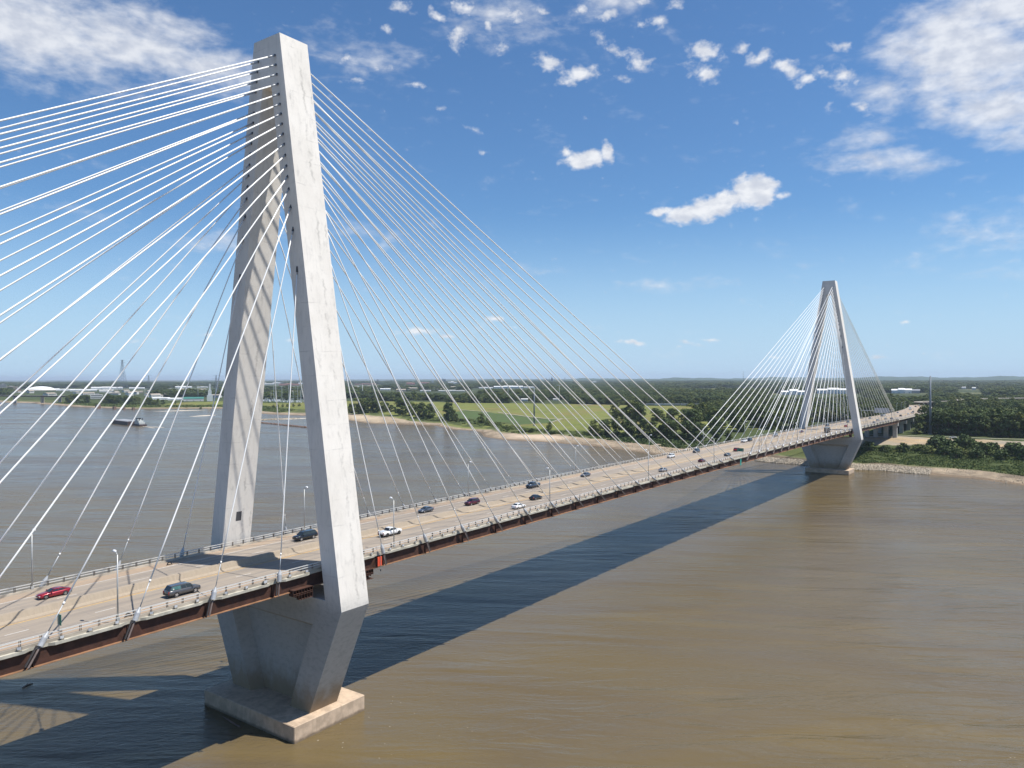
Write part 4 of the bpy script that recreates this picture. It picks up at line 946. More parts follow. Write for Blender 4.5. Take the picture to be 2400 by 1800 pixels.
# trails and the service road
def ribbon(name, pts, wd, mt, label, lift=.12):
    m = MB(); S = []
    P = []
    for i in range(len(pts)-1):
        n = max(2, int(math.dist(pts[i], pts[i+1])/6))
        P += [tuple(np.array(pts[i])+(np.array(pts[i+1])-np.array(pts[i]))*k/n) for k in range(n)]
    P.append(pts[-1])
    for i, p in enumerate(P):
        a = np.array(P[max(0, i-1)]); b = np.array(P[min(len(P)-1, i+1)]); d = (b-a)/np.linalg.norm(b-a); nx = (-d[1], d[0])
        S.append([(p[0]+nx[0]*q, p[1]+nx[1]*q, TZf(p[0]+nx[0]*q, p[1]+nx[1]*q)+lift+.45) for q in (-wd/2, wd/2)])
    m.loft(S, closed=False, caps=False); o = m.build(name, mt, fix=False); o['kind'] = 'structure'; o['label'] = label
ribbon('trail', [(905, 720), (878, 670), (852, 601), (857, 587), (813, 529), (773, 460), (750, 421), (747, 394), (770, 360), (800, 330)], 3.4, 'trail', 'pale gravel trail across the green meadow')
ribbon('trail', [(750, 400), (732, 394), (689, 381)], 3, 'trail', 'short gravel spur of the meadow trail')
ribbon('service_road', [(668, 20), (672, -20), (674, -55), (676, -106), (672, -300)], 3.2, 'gravel_road', 'pale levee track in front of the dark wood')
MB().box(1188, 1204, 610, 640, 13.1, 13.3).build('field_pad', 'trail')['kind'] = 'structure'

# ------------------------------------------------------------------ poles and pylons
def mono(x, y, h, label, kind='mono', mt='steel_light', r0=None):
    z = TZf(x, y)-.3; r = empty('utility_pole', (x, y, z), 0, label, 'utility pole')
    r0 = r0 or h*.018
    MB().tube([(0, 0, 0), (0, 0, h)], [r0, r0*.45], 12).build('shaft', mt, r, True)
    ca = math.atan2(y+125, x+95); c, s = -math.sin(ca), math.cos(ca)
    if kind == 'T':
        MB().tube([(-c*5, -s*5, h), (c*5, s*5, h)], .22, 6).build('crossarm', mt, r)
    elif kind == 'mono':
        for k in range(3): MB().tube([(0, 0, h*(.95-k*.07)), (c*(2.2 if k % 2 else -2.2), s*(2.2 if k % 2 else -2.2), h*(.96-k*.07))], .1, 5).build('crossarm', mt, r)
    MB().tube([(0, 0, 0), (0, 0, .9)], r0*1.5, 12).build('base', 'pier', r)
    return r
mono(660, 385, 48, 'tall grey steel pole standing at the meadow edge near the bank', 'plain', 'steel_blue', 1.15)
mono(705, -33, 55, 'tallest grey steel pole rising in front of the dark wood at the right', 'plain', 'steel_blue', 1.3)
mono(1203, 690, 39, 'grey pole with a flat T shaped crossarm at the back of the meadow', 'T', r0=.55)
mono(1293, 885, 30, 'thin grey pole in the trees behind the meadow', r0=.45)
mono(1374, 1451, 37, 'pale utility pole just right of the near tower leg', r0=1.0)
mono(1891, 543, 71, 'tall thin dark pole crossing the horizon left of the far tower', 'mono', 'steel_blue', .7)
mono(1012, 1679, 37, 'pale thin pole beside the green roofed barn', r0=.5)
mono(1083, 1893, 36, 'pale thin pole left of the green roofed barn', r0=.5)
mono(965, 1854, 27, 'short pale pole behind the bank trees', 'T', r0=.5)
mono(2805, 1592, 22, 'small pale mast far behind the meadow', 'plain', r0=.7)
def lattice(x, y, h, label, w0, arms):
    z = TZf(x, y)-.3; r = empty('lattice_pylon', (x, y, z), math.atan2(y+125, x+95)+R(30), label, 'pylon', 'lattice pylons on the left plain')
    W = lambda q: w0*(1-q)**1.25*.5+w0*.055
    m = MB(); lv = np.linspace(0, 1, 11); th = h*.0022
    for i in range(10):
        a, b = W(lv[i]), W(lv[i+1]); za, zb = lv[i]*h, lv[i+1]*h
        C = [(-1, -1), (1, -1), (1, 1), (-1, 1)]
        for k in range(4):
            p, q = C[k], C[(k+1) % 4]
            m.tube([(p[0]*a, p[1]*a, za), (p[0]*b, p[1]*b, zb)], th*1.5, 4, False)
            m.tube([(p[0]*a, p[1]*a, za), (q[0]*b, q[1]*b, zb)], th, 4, False); m.tube([(q[0]*a, q[1]*a, za), (p[0]*b, p[1]*b, zb)], th, 4, False)
            m.tube([(p[0]*b, p[1]*b, zb), (q[0]*b, q[1]*b, zb)], th, 4, False)
    m.build('lattice_frame', 'steel_blue', r, fix=False)
    for q, L in arms:
        m = MB()
        for s in (-1, 1):
            for e in (-1, 1): m.tube([(e*W(q), 0, q*h), (s*0, 0, q*h)], th, 4); m.tube([(0, e*W(q), q*h), (0, s*L, q*h+h*.01)], th, 4); m.tube([(0, 0, q*h+h*.03), (0, s*L, q*h+h*.01)], th, 4)
        m.build('crossarm', 'steel_blue', r, fix=False)
lattice(1632, 3293, 140, 'largest lattice pylon rising above the horizon at the left', 34, [(.98, 12), (.90, 14), (.55, 8)])
lattice(1418, 2672, 67, 'smaller lattice pylon with wide arms right of the largest one', 16, [(1.0, 12), (.80, 20), (.62, 14)])
lattice(1335, 2100, 65, 'lattice pylon half hidden by the near tower leg', 16, [(1.0, 10), (.82, 16)])

# substation
ss = empty('substation_gantry', (995, 1300, 12.6), 0, 'x', 'substation gantry', 'pale steel gantries of the substation')
def gantry(r, w_, h, lv):
    for s in (-1, 1):
        MB().tube([(0, s*w_/2, 0), (0, s*w_/2, h)], .42, 5).build('post', 'steel_light', r, fix=False)
    for q in lv: MB().tube([(0, -w_/2, h*q), (0, w_/2, h*q)], .3, 4).build('beam', 'steel_light', r, fix=False)
gantry(ss, 26, 38, (.35, .62, .8)); ss['label'] = 'tall pale substation gantry between the tower legs, first from the left'
ss.location = (993, 1398, 12.6)
for k, (x, y, sc) in enumerate([(1000, 1350, .62), (992, 1322, 1.0), (1010, 1290, 1.0), (998, 1262, .7), (1005, 1236, 1.0), (1018, 1205, 1.0)]):
    dup(ss, (x, y, 12.6), .12*k, 'tall pale substation gantry between the tower legs, %s from the left' % ORD[k+2], scale=(1, sc if sc < 1 else 1, sc))
m = MB()
for k in range(170):
    x, y = rng.uniform(985, 1040), rng.uniform(1200, 1420); h = rng.uniform(2, 9)
    if k % 3: m.box(x, x+.5, y, y+.5, 12.5, 12.5+h)
    else: m.box(x, x+4, y, y+rng.uniform(2, 6), 12.5, 12.5+h*.5)
o = m.build('substation_equipment', 'steel_light', fix=False); tag(o, 'cluttered grey switchgear on the ground of the substation', 'switchgear', kind='stuff')
# stepped exhaust stack building
s_ = empty('stack_building', (939, 1510, 12.6), math.atan2(1635, 1034), 'grey stepped building with a tall stack left of the near tower', 'building')
MB().box(-6, 6, -6.5, 6.5, 0, 15).build('lower_block', 'steel_light', s_); MB().box(-4, 4, -4, 4, 15, 26).build('upper_block', 'steel_light', s_); MB().box(-2, 2, -2, 2, 26, 42).build('stack', 'steel_light', s_)

# ------------------------------------------------------------------ distant buildings
BLD = [('dome', 1468, 3719, 119, 20.1, 'white_roof'), ('ware', 1532, 3725, 35, 9.5, 'white_roof'), ('ware', 1497, 3539, 74, 9.1, 'white_roof'), ('ware', 1482, 3332, 103, 9.7, 'white_roof'), ('ware', 1802, 3784, 142, 14.8, 'white_roof'), ('block', 1202, 3425, 26, 32.3, 'wall_grey'), ('block', 1242, 3453, 52, 22.8, 'wall_tan'), ('block', 1194, 3252, 18, 16.5, 'wall_brick'), ('block', 904, 1991, 30, 11.3, 'wall_white'), ('ware', 1428, 3020, 51, 9.9, 'wall_white'), ('ware', 1400, 2710, 29, 8.2, 'wall_tan'), ('ware', 2005, 3877, 76, 9.0, 'white_roof'), ('ware', 2283, 3894, 87, 13.3, 'white_roof'), ('ware', 2513, 4076, 64, 7.0, 'white_roof'), ('ware', 945, 1737, 41, 6.1, 'white_roof'), ('ware', 945, 1668, 37, 5.9, 'white_roof'), ('ware', 2341, 2339, 47, 8.9, 'white_roof'), ('ware', 2097, 2003, 38, 11.3, 'wall_tan'), ('ware', 4307, 4562, 178, 11, 'wall_brick'), ('ware', 4313, 4048, 65, 20.7, 'wall_brick'), ('ware', 5407, 4905, 105, 16, 'wall_brick'), ('block', 6220, 5352, 47, 42.8, 'steel_blue'), ('block', 5230, 4632, 16, 32, 'wall_white'), ('ware', 5738, 4817, 90, 21.8, 'wall_white'), ('stack', 4949, 5405, 6, 46, 'steel_blue'), ('block', 5975, 6135, 18, 42, 'wall_grey'), ('ware', 3056, 2165, 151, 14.4, 'white_roof'), ('ware', 3002, 2270, 75, 8, 'white_roof'), ('ware', 3240, 2164, 55, 8, 'white_roof'), ('block', 5074, 3725, 29, 44, 'wall_grey'), ('stack', 4459, 3245, 4, 40, 'wall_white'), ('block', 6575, 4228, 27, 40, 'steel_blue'), ('stack', 6586, 4193, 7, 60, 'steel_blue'), ('block', 6592, 4166, 22, 50, 'steel_blue'), ('stack', 6602, 4140, 6, 54, 'steel_blue'), ('stack', 8907, 5433, 9, 66, 'steel_blue'), ('ware', 1326, 862, 16, 7, 'wall_white'), ('ware', 1420, 835, 15, 5, 'wall_white'), ('ware', 2506, 453, 99, 20, 'white_roof'), ('ware', 2288, 520, 72, 18, 'white_roof'), ('ware', 2684, 279, 60, 18, 'white_roof'), ('ware', 2706, 242, 29, 14, 'wall_grey'), ('ware', 3812, 193, 16, 11, 'wall_white'), ('ware', 3570, 137, 14, 12, 'wall_white'), ('barn', 924, 1554, 45, 10.1, 'roof_green'), ('ware', 3943, 5464, 194, 17.7, 'wall_white'), ('ware', 3538, 4574, 151, 16.9, 'wall_brick'), ('ware', 5310, 7077, 101, 12, 'white_roof'), ('ware', 4765, 5912, 131, 13.2, 'white_roof'), ('ware', 8088, 4501, 79, 14, 'wall_white'), ('ware', 2183, 1948, 43, 6, 'wall_white'), ('ware', 2234, 1852, 107, 6, 'wall_white')]
WORD = {'white_roof': 'white', 'wall_grey': 'grey', 'wall_tan': 'tan', 'wall_brick': 'brick red', 'wall_white': 'pale', 'steel_blue': 'dark steel', 'roof_green': 'green roofed'}
seq = {}
def bearing(x, y): return math.degrees(math.atan2(y+125, x+95))
def where(x, y):
    a = bearing(x, y)
    for lim, s in ((66, 'at the far left edge'), (62, 'behind the left bank'), (57, 'left of the near tower'), (50.5, 'seen between the near tower legs'), (45, 'just right of the near tower'), (39, 'behind the near tower stays'), (32, 'behind the meadow at the centre'), (18, 'left of the far tower'), (9, 'behind the far tower'), (-90, 'right of the far tower')):
        if a > lim: return s
CLEAR = []
for k, x, y, w_, h, mt in sorted(BLD, key=lambda q: -bearing(q[1], q[2])):
    a = math.atan2(y+125, x+95); dep = min(max(w_*.55, 10), 70); D = math.hypot(x+95, y+125)
    key = (WORD[mt], k, where(x, y)); seq[key] = seq.get(key, 0)+1
    nm = {'ware': 'warehouse', 'dome': 'domed_hall', 'block': 'industrial_building', 'stack': 'chimney_stack', 'barn': 'barn'}[k]
    total = sum(1 for q in BLD if (WORD[q[5]], q[0], where(q[1], q[2])) == key)
    lb = ('%s %s %s' % (WORD[mt], nm.replace('_', ' '), where(x, y)))+('' if total == 1 else ', %s from the left' % ORD[seq[key]])
    if k in ('ware', 'dome', 'barn'): CLEAR.append((x, y, w_*.75+25, D))
    r = empty(nm, (x, y, 12.3), a, lb, 'chimney' if k == 'stack' else 'building')
    X0, X1 = 0, dep
    if k == 'stack': MB().tube([(0, 0, 0), (0, 0, h)], [w_*.5, w_*.32], 10).build('shaft', mt, r, True); MB().tube([(0, 0, h*.86), (0, 0, h*.9)], w_*.4, 10).build('band', 'wall_white' if mt != 'wall_white' else 'wall_brick', r)
    elif k == 'dome':
        MB().loft([[(x_, w_/2*math.cos(q)*c_, h*math.sin(q)*c_) for q in np.linspace(0, math.pi, 15)] for x_, c_ in ((0, .8), (dep*.2, 1), (dep*.8, 1), (dep, .8))]).build('roof', mt, r, True)
        MB().box(-6, dep+3, -w_*.62, w_*.62, 0, 2.5).build('podium', 'wall_tan', r)
    elif k == 'block':
        MB().box(X0, X1, -w_/2, w_/2, 0, h).build('walls', mt, r)
        m = MB()
        nf = max(2, int(h/4))
        for q in range(nf): m.box(-.15, -.05, -w_*.44, w_*.44, h*(q+.35)/nf, h*(q+.7)/nf)
        m.build('windows', 'glass', r, fix=False); MB().box(dep*.3, dep*.6, -w_*.2, w_*.1, h, h+3).build('roof_plant', 'wall_grey', r)
        if mt == 'steel_blue':
            for q in range(3): MB().tube([(dep*.3, (q-1)*w_*.3, h), (dep*.3, (q-1)*w_*.3, h*(1.25+.1*q))], 1.6, 8).build('vent_stack', mt, r)
    else:
        wall = 'wall_white' if mt in ('white_roof', 'roof_green') else mt; e = h*.62 if k != 'ware' else h*.72
        if mt == 'white_roof': wall = 'white_roof'
        nseg = 3 if w_ > 55 else 1; g_ = random.Random(int(x+y)); y0_ = -w_/2; o_ = w_*.005+.3
        for q in range(nseg):
            y1_ = -w_/2+w_*(q+1)/nseg; hh = h*(1 if nseg == 1 or q == 1 else g_.uniform(.72, .98)); ee = hh*(.72 if k == 'ware' else .62); xo = g_.uniform(-4, 12) if nseg > 1 else 0
            MB().box(X0+xo, X1+xo, y0_, y1_-.02, 0, ee).build('walls', wall, r)
            MB().prism([(X0+xo-o_, ee), ((X1)*.5+xo, hh), (X1+xo+o_, ee)], y0_-(o_ if q == 0 else 0), y1_-.01+(o_ if q == nseg-1 else -.02), 'y').build('roof', mt, r); y0_ = y1_
        e = h*.6
        m = MB()
        for q in range(max(2, int(w_/14))): yq = -w_/2+w_*(q+.5)/max(2, int(w_/14)); m.box(-4.3, -4.15, yq-1.2, yq+1.2, .0, e*.45)
        m.build('doors', 'wall_grey', r, fix=False)
hs_ = None
for k in range(90):
    a = R(rng.uniform(51, 71)) if k < 60 else R(rng.uniform(36, 50)); q = rng.uniform(2300, 4300) if k < 60 else rng.uniform(3200, 5200); x, y = -95+q*math.cos(a), -125+q*math.sin(a)
    if x-float(shore(y)) < 170: continue
    if hs_ is None:
        hs_ = empty('town_building', (x, y, 12.5), 1.0, 'small pale flat building among the distant town trees', 'building', 'small buildings of the distant town')
        MB().box(-7, 7, -12, 12, 0, 7).build('walls', 'wall_white', hs_); MB().prism([(-7.5, 7), (0, 9.5), (7.5, 7)], -12.5, 12.5, 'y').build('roof', 'wall_tan', hs_)
        MB().box(-7.1, -7.02, -10.5, 10.5, 3.4, 4.9).build('window_band', 'glass', hs_, fix=False)
    else: dup(hs_, (x, y, 12.5), rng.uniform(0, 3), scale=(rng.uniform(.6, 1.5), rng.uniform(.6, 1.9), rng.uniform(.7, 1.4)))
tr = empty('freight_train', (1224, 507, 12.8), math.atan2(393-507, 1270-1224), 'long grey freight train standing behind the riverside trees', 'train')
q = 0; L = math.hypot(46, 114)*1.05
while q < L:
    MB().box(q, q+15.5, -1.6, 1.6, 1.1, 4.3).build('wagon', 'train' if int(q) % 3 else 'wall_grey', tr, bevel=.15); MB().box(q+.5, q+15, -1.2, 1.2, .2, 1.05).build('bogies', 'trim_black', tr, fix=False); q += 16.3

# ------------------------------------------------------------------ trees
def crown_mesh(name, h, rad, nc, per, size, mt, seed, base=.06):
    g = np.random.default_rng(seed); V = []
    cs = []
    for k in range(nc):
        q = g.uniform(0, 1); z = h*(base+(1-base)*q*.93); rr_ = rad*math.sin(math.pi*(.2+.70*q))**.7
        a = g.uniform(0, 6.283); rho = rr_*math.sqrt(g.uniform(.05, 1))*.78
        cs.append((rho*math.cos(a), rho*math.sin(a), z, rad*g.uniform(.26, .46)))
    for c in cs:
        d = g.normal(size=(per, 3)); d /= np.linalg.norm(d, axis=1)[:, None]; d[:, 2] = np.where(d[:, 2] < -.5, -d[:, 2], d[:, 2])
        P = np.array(c[:3])+d*c[3]*g.uniform(.62, 1.12, (per, 1))*np.array([1, 1, .82])
        nrm = d+g.normal(scale=.55, size=(per, 3)); nrm /= np.linalg.norm(nrm, axis=1)[:, None]
        t1 = np.cross(nrm, g.normal(size=(per, 3))); t1 /= np.linalg.norm(t1, axis=1)[:, None]; t2 = np.cross(nrm, t1)
        s = g.uniform(.6, 1.2, (per, 1))*size*.5
        V.append(np.stack([P-t1*s-t2*s*.7, P+t1*s-t2*s*.9, P+t1*s*.8+t2*s, P-t1*s*.9+t2*s*.8], 1))
    V = np.concatenate(V).reshape(-1, 3); F = np.arange(len(V)).reshape(-1, 4)
    me = bpy.data.meshes.new(name); me.vertices.add(len(V)); me.vertices.foreach_set('co', V.ravel()); me.loops.add(F.size); me.loops.foreach_set('vertex_index', F.ravel())
    me.polygons.add(len(F)); me.polygons.foreach_set('loop_start', np.arange(0, F.size, 4)); me.polygons.foreach_set('loop_total', np.full(len(F), 4)); me.update(); me.materials.append(M[mt])
    return me
def trunk_mesh(h, seed):
    g = random.Random(seed); m = MB(); m.tube([(0, 0, -.6), (g.uniform(-.2, .2), 0, h*.3), (g.uniform(-.5, .5), g.uniform(-.5, .5), h*.8)], [.42, .3, .08], 7)
    for k in range(5):
        a = g.uniform(0, 6.28); z = h*g.uniform(.22, .5); m.tube([(0, 0, z), (math.cos(a)*h*.12, math.sin(a)*h*.12, z+h*.16), (math.cos(a)*h*.2, math.sin(a)*h*.2, z+h*.34)], [.18, .12, .04], 5)
    o = m.build('trunk', 'trunk', fix=False); me = o.data; bpy.data.objects.remove(o); return me
PROT = {}
for nm, args in {'broad': (18, 7.4, 26, 62, .95, 'leaf_dark', 3), 'tall': (22, 5.6, 26, 60, .95, 'leaf_mid', 5), 'round': (14, 6.2, 22, 60, .85, 'leaf_mid', 8), 'dark': (20, 6.6, 28, 60, .95, 'leaf_dark', 12)}.items():
    PROT[nm] = (crown_mesh('crown', *args[:5], args[5], args[6]), trunk_mesh(args[0], args[6]), args[0])
bushm = crown_mesh('crown', 3.2, 2.9, 16, 46, .55, 'leaf_dark', 21, base=.05)
bushl = crown_mesh('crown', 2.4, 2.6, 14, 44, .5, 'leaf_mid', 25, base=.02)
btr = trunk_mesh(2.4, 30)
def tree(x, y, h, kind, label, group, fat=1.0):
    cm, tm, h0 = PROT[kind]; s = h/h0
    r = empty('leafy_tree', (x, y, TZf(x, y)-.1), rng.uniform(0, 6.28), label, 'tree', group); r.scale = (s*fat, s*fat, s)
    for nm, me in (('trunk', tm), ('crown', cm)): o = bpy.data.objects.new(nm, me); col.objects.link(o); o.parent = r
    return r
def bush(x, y, s, lt, label, group):
    r = empty('bush', (x, y, TZf(x, y)), rng.uniform(0, 6.28), label, 'bush', group); r.scale = (s, s, s*rng.uniform(.8, 1.1))
    for nm, me in (('stem', btr), ('crown', bushl if lt else bushm)): o = bpy.data.objects.new(nm, me); col.objects.link(o); o.parent = r
KD = list(PROT)
def clump(pts, label, group, extra=1, fat=1.15, kinds=None):
    for x, y, h in pts:
        tree(x, y, h, rng.choice(kinds or KD), label, group, fat)
        for _ in range(extra):
            tree(x+rng.uniform(2, 12), y+rng.uniform(-8, 8), h*rng.uniform(.7, .98), rng.choice(kinds or KD), label, group, fat)
clump([(814, 878, 17), (803, 848, 27), (811, 835, 26), (818, 821, 22), (822, 807, 18), (825, 791, 12)], 'leafy tree in the clump behind the pale sand right of the near tower', 'trees behind the pale sandbank', 1)
clump([(774, 719, 29), (765, 691, 21), (752, 657, 22), (745, 632, 20), (758, 640, 22), (771, 621, 21)], 'dense tree in the tall clump on the meadow bank', 'tall clump on the meadow bank', 1)
clump([(740, 590, 27), (735, 575, 16), (722, 560, 12)], 'tall narrow tree at the right end of the meadow bank clump', 'narrow trees at the end of the clump', 0, .9)
tree(697, 496, 14, 'round', 'small round tree on the bank alone before the meadow', None); tree(688, 478, 9, 'round', 'smallest round tree beside the lone bank tree', None)
tree(627, 342, 9, 'round', 'small tree alone at the meadow edge right of the steel pole', None)
tree(625, 401, 6, 'round', 'low brownish bush tree left of the steel pole', None)
clump([(604, 269, 16), (600, 256, 17), (596, 240, 19), (598, 228, 18), (588, 205, 19), (590, 194, 17), (596, 184, 19), (584, 168, 17), (584, 158, 18), (582, 143, 16), (575, 128, 14), (572, 112, 12)], 'bushy tree in the row above the sand left of the far stays', 'tree row above the sand', 1, 1.2)
clump([(770, 331, 20), (755, 300, 25), (745, 285, 23), (740, 262, 18), (745, 242, 17), (765, 225, 22), (790, 222, 24), (820, 235, 21), (700, 200, 20), (690, 172, 22), (720, 215, 18), (700, 150, 22), (710, 130, 23), (690, 110, 20), (675, 90, 19), (670, 70, 17), (655, 130, 16), (640, 150, 15)], 'tall tree in the second row between meadow and bridge', 'second row between meadow and bridge', 1, 1.25)
clump([(822, 1778, 18), (815, 1748, 22), (812, 1713, 22), (820, 1700, 20), (818, 1668, 22), (812, 1636, 20), (815, 1615, 21), (826, 1590, 19), (818, 1558, 17), (830, 1545, 14), (815, 1850, 22), (818, 1880, 20), (815, 1910, 24), (818, 1945, 22), (822, 1975, 20)], 'dark tree in the belt on the far left bank', 'tree belt on the far left bank', 1, 1.3)
for x, y, h, s in ((839, 1487, 12, 'left'), (842, 1447, 7, 'middle'), (847, 1400, 8, 'right')): tree(x, y, h, 'tall' if h > 10 else 'round', 'lone tree on the green left bank, %s of three' % s, None, .8 if h > 10 else 1)
for x, y in ((725, 1200), (728, 1188), (730, 1175), (734, 1160), (726, 1215), (740, 1150)): tree(x+160, y-20, 6, 'round', 'low bush like tree seen between the near tower legs', 'low trees between the tower legs', 1.4)
# the dark wood on the right, front rows as individual trees
n = 0
for row in range(3):
    y = -24.0-row*3
    while y > -175:
        x = 702+row*10+rng.uniform(-4, 4)+max(0, (y+60)*.05)
        if not (abs(y+33) < 6 and row == 0):
            tree(x, y, rng.uniform(17, 24)+row*1.5, rng.choice(['dark', 'broad', 'tall', 'dark']), 'tall dark tree in the front of the wood at the right', 'front trees of the dark wood', 1.15); n += 1
        y -= rng.uniform(6.5, 9)
for row in range(2):
    for k in range(9):
        x = 770+k*24+rng.uniform(-5, 5); tree(x, cy(x)-30-row*11+rng.uniform(-3, 3), rng.uniform(15, 21), rng.choice(KD), 'tree along the near side of the approach viaduct', 'trees beside the approach viaduct', 1.1)
        tree(x, cy(x)+26+row*11+rng.uniform(-3, 3), rng.uniform(14, 19), rng.choice(KD), 'tree behind the approach viaduct', 'trees behind the approach viaduct', 1.1)
# bushes on the right bank
BS = [(563, -50, 1.9), (573, -40, 1.7), (570, -54, 2.3), (600, -59, 1.9), (589, -69, 2.2), (578, -73, 2.0), (550, -81, 1.6), (566, -85, 1.7), (574, -90, 1.6), (545, -97, 1.5), (564, -104, 2.1), (579, -63, 2.5), (566, -30, 1.4), (561, -18, 1.2), (560, -6, 1.5), (559, -59, 1.6), (547, -68, 1.3), (546, -109, 1.6), (575, -47, 2.1), (583, -54, 2.3), (572, -60, 1.8), (570, -68, 1.7), (566, -75, 1.6), (572, -80, 1.8), (560, -93, 1.5), (580, -100, 1.6), (556, -118, 1.8), (566, -125, 2), (572, -112, 1.6)]
for x, y, s in BS: bush(x, y, s*1.35, rng.random() < .35, 'dark green bush in the thicket on the right bank', 'bushes on the right bank')
for k in range(26):
    y = rng.uniform(300, 640); x = float(shore(y))+rng.uniform(38, 62); bush(x, y, rng.uniform(.7, 1.3), rng.random() < .5, 'low bush scattered along the meadow bank', 'low bushes along the meadow bank')
# distant mass of trees
def stuff_forest(name, proto_obj, P, S, label):
    me = bpy.data.meshes.new(name); me.vertices.add(len(P)); me.vertices.foreach_set('co', np.array(P, np.float32).ravel())
    a = me.attributes.new('sc', 'FLOAT_VECTOR', 'POINT'); a.data.foreach_set('vector', np.array(S, np.float32).ravel())
    a = me.attributes.new('ro', 'FLOAT_VECTOR', 'POINT'); ro = np.zeros((len(P), 3), np.float32); ro[:, 2] = nrg.uniform(0, 6.28, len(P)); a.data.foreach_set('vector', ro.ravel())
    me.update(); o = bpy.data.objects.new(name, me); col.objects.link(o)
    g = bpy.data.node_groups.new(name, 'GeometryNodeTree')
    g.interface.new_socket('Geometry', in_out='INPUT', socket_type='NodeSocketGeometry'); g.interface.new_socket('Geometry', in_out='OUTPUT', socket_type='NodeSocketGeometry')
    gi = g.nodes.new('NodeGroupInput'); go = g.nodes.new('NodeGroupOutput'); ip = g.nodes.new('GeometryNodeInstanceOnPoints')
    ob_ = g.nodes.new('GeometryNodeObjectInfo'); ob_.inputs['Object'].default_value = proto_obj; ob_.transform_space = 'ORIGINAL'; ob_.inputs['As Instance'].default_value = True
    na = g.nodes.new('GeometryNodeInputNamedAttribute'); na.data_type = 'FLOAT_VECTOR'; na.inputs['Name'].default_value = 'sc'
    nb = g.nodes.new('GeometryNodeInputNamedAttribute'); nb.data_type = 'FLOAT_VECTOR'; nb.inputs['Name'].default_value = 'ro'
    g.links.new(gi.outputs[0], ip.inputs['Points']); g.links.new(ob_.outputs['Geometry'], ip.inputs['Instance'])
    g.links.new(na.outputs['Attribute'], ip.inputs['Scale']); g.links.new(nb.outputs['Attribute'], ip.inputs['Rotation']); g.links.new(ip.outputs[0], go.inputs[0])
    md = o.modifiers.new('forest', 'NODES'); md.node_group = g
    tag(o, label, 'trees', kind='stuff'); return o
pts = []; scl = []
r = 690.0
while r < 10600:
    sp = max(8.5, 8.5*r/1000)*(1.0 if r < 1400 else 1.12)
    aa = np.arange(-6, 77, math.degrees(sp/r)); aa = aa+nrg.uniform(-.4, .4, len(aa))*math.degrees(sp/r); q = r+nrg.uniform(-.45, .45, len(aa))*sp
    x = -95+q*np.cos(np.radians(aa)); y = -125+q*np.sin(np.radians(aa)); s = x-shore(y)
    ok = (s > 85) & ~inpoly(x, y, FIELD)
    ok &= ~((x < 700+ 0*y) & (y < 235) & (y > -400)); ok &= ~((y < 235) & (y > 20) & (x < 840))
    cyx = np.where(x < 650, 0, (x-650)**2/8000); ok &= ~((np.abs(y-cyx) < 22) & (x < 1260))
    ok &= ~((np.abs(y-cyx) < 50) & (x < 980)) ; ok &= ~((y < -22) & (y > -180) & (x < 733))
    ok &= ~((x > 640) & (x < 770) & (y > -80) & (y < 20))
    # meadow corner strips, clearings, the town
    ok &= ~((y > 1180) & (y < 2100) & (x < 1060) & (s > 85)); ok &= ~((y > 2050) & (y < 2600) & (x < 900))
    town = (aa > 50) & (q > 1900) & (q < 6500); ok &= ~(town & (fbm(x, y, 260, 21) > .52)); ok &= ~(((aa > 36) & (q > 3200) & (q < 7500)) & (fbm(x, y, 300, 31) > .56))
    ok &= ~((q > 1500) & (fbm(x, y, 420, 41) > .60))
    for bx_, by_, br, D in CLEAR: ok &= ~((np.hypot(x-bx_, y-by_) < br) | ((np.abs((x-bx_)*(by_+125)-(y-by_)*(bx_+95))/D < br*.85) & (q < D) & (q > D*.62)))
    x, y, q = x[ok], y[ok], q[ok]
    if len(x):
        z = terr(x, y)-.5; k = sp/8.5; hs = nrg.uniform(.62, 1.0, len(x)); hs = hs*np.where((y < 0) & (q < 1300), 1.0, .9)
        hs = hs*(.72+.62*fbm(x, y, 150, 51))
        pts.append(np.stack([x, y, z], 1)); f = nrg.uniform(.85, 1.2, len(x))*np.where(k > 1, k*.92, 1)*.98; scl.append(np.stack([f, f, hs*np.minimum(1+.04*k, 1.25)], 1))
    r += sp
P = np.concatenate(pts); S = np.concatenate(scl); pick = nrg.integers(0, 4, len(P))
print('forest instances', len(P))
for k, nm in enumerate(KD):
    pr = next(o for o in bpy.data.objects if o.data == PROT[nm][0])
    stuff_forest(['broad_tree_forest', 'tall_tree_forest', 'round_tree_forest', 'dark_tree_forest'][k], pr, P[pick == k], S[pick == k], ['dark broad crowned trees massed over the far plain', 'tall lighter trees massed over the far plain', 'low round trees massed over the far plain', 'deep green trees massed over the far plain'][k])
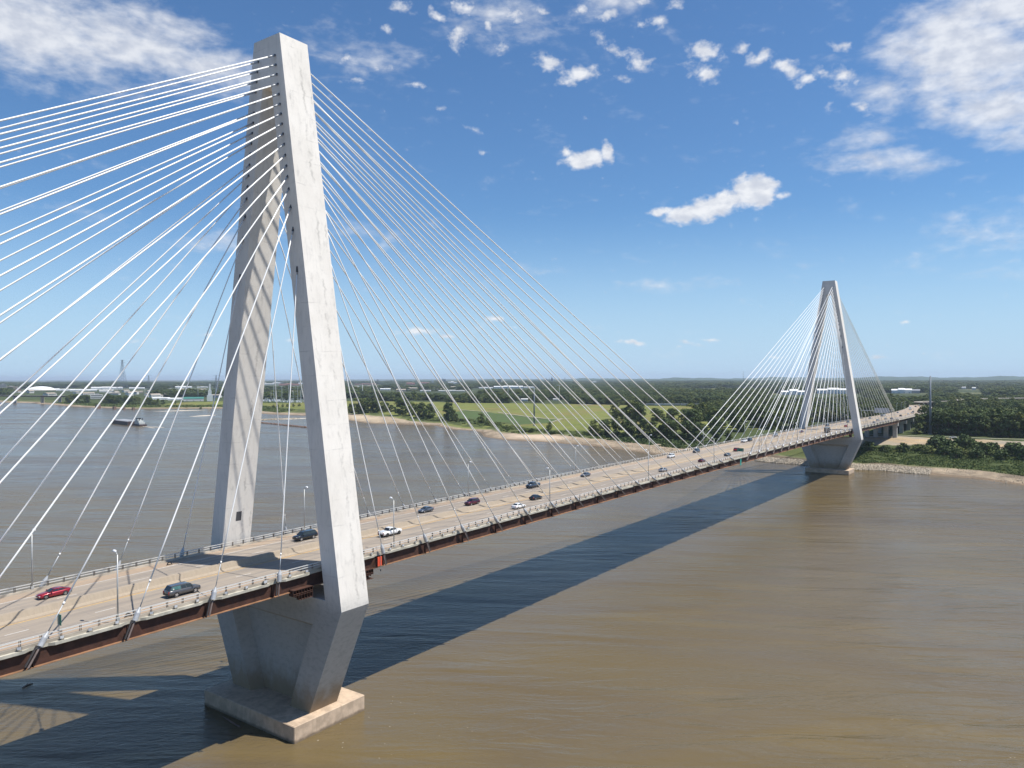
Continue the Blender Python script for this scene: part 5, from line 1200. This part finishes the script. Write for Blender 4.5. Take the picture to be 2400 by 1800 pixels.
# weeds and brush carpets
def carpet(name, n, yr, sr, size, mt, label, seed, dens=.34):
    g = np.random.default_rng(seed); y = g.uniform(*yr, n); s = g.uniform(*sr, n); x = shore(y)+s
    k = fbm(x, y, 16, seed) > dens; x, y = x[k], y[k]; n = len(x); z = terr(x, y)
    P = np.stack([x, y, z+g.uniform(.1, .9, n)*size*.6], 1); nr = g.normal(size=(n, 3))+np.array([0, 0, 1.0]); nr /= np.linalg.norm(nr, axis=1)[:, None]
    t1 = np.cross(nr, g.normal(size=(n, 3))); t1 /= np.linalg.norm(t1, axis=1)[:, None]; t2 = np.cross(nr, t1); q = g.uniform(.5, 1.2, (n, 1))*size*.5
    V = np.stack([P-t1*q-t2*q, P+t1*q-t2*q, P+t1*q+t2*q, P-t1*q+t2*q], 1).reshape(-1, 3)
    o = mk(name, V.tolist(), np.arange(len(V)).reshape(-1, 4).tolist(), mt); tag(o, label, 'weeds', kind='stuff')
carpet('bank_weeds', 60000, (-200, 30), (24, 96), .62, 'leaf_mid', 'low green weeds covering the right bank', 61)
carpet('meadow_brush', 22000, (240, 660), (34, 66), 1.3, 'leaf_mid', 'rough green brush along the meadow bank', 62, .5)
carpet('shade_brush', 9000, (60, 240), (30, 70), 1.3, 'leaf_dark', 'dark brush below the tree row', 63)
carpet('far_bank_brush', 16000, (1050, 2000), (20, 60), 1.8, 'leaf_mid', 'brush on the far left bank', 64)

# ------------------------------------------------------------------ air
m = bpy.data.materials.new('haze'); m.use_nodes = True; t = m.node_tree; t.nodes.clear(); o_ = t.nodes.new('ShaderNodeOutputMaterial')
pv = t.nodes.new('ShaderNodeVolumePrincipled'); pv.inputs['Color'].default_value = (.72, .84, 1, 1); pv.inputs['Density'].default_value = 4.6e-5; pv.inputs['Anisotropy'].default_value = .1
LK(t, pv.outputs[0], o_.inputs['Volume']); M['haze'] = m
hz = MB().box(-7000, 17000, -31000, 41000, -6.5, 150).build('haze', 'haze'); hz['kind'] = 'stuff'; hz['label'] = 'pale summer haze over the whole plain'
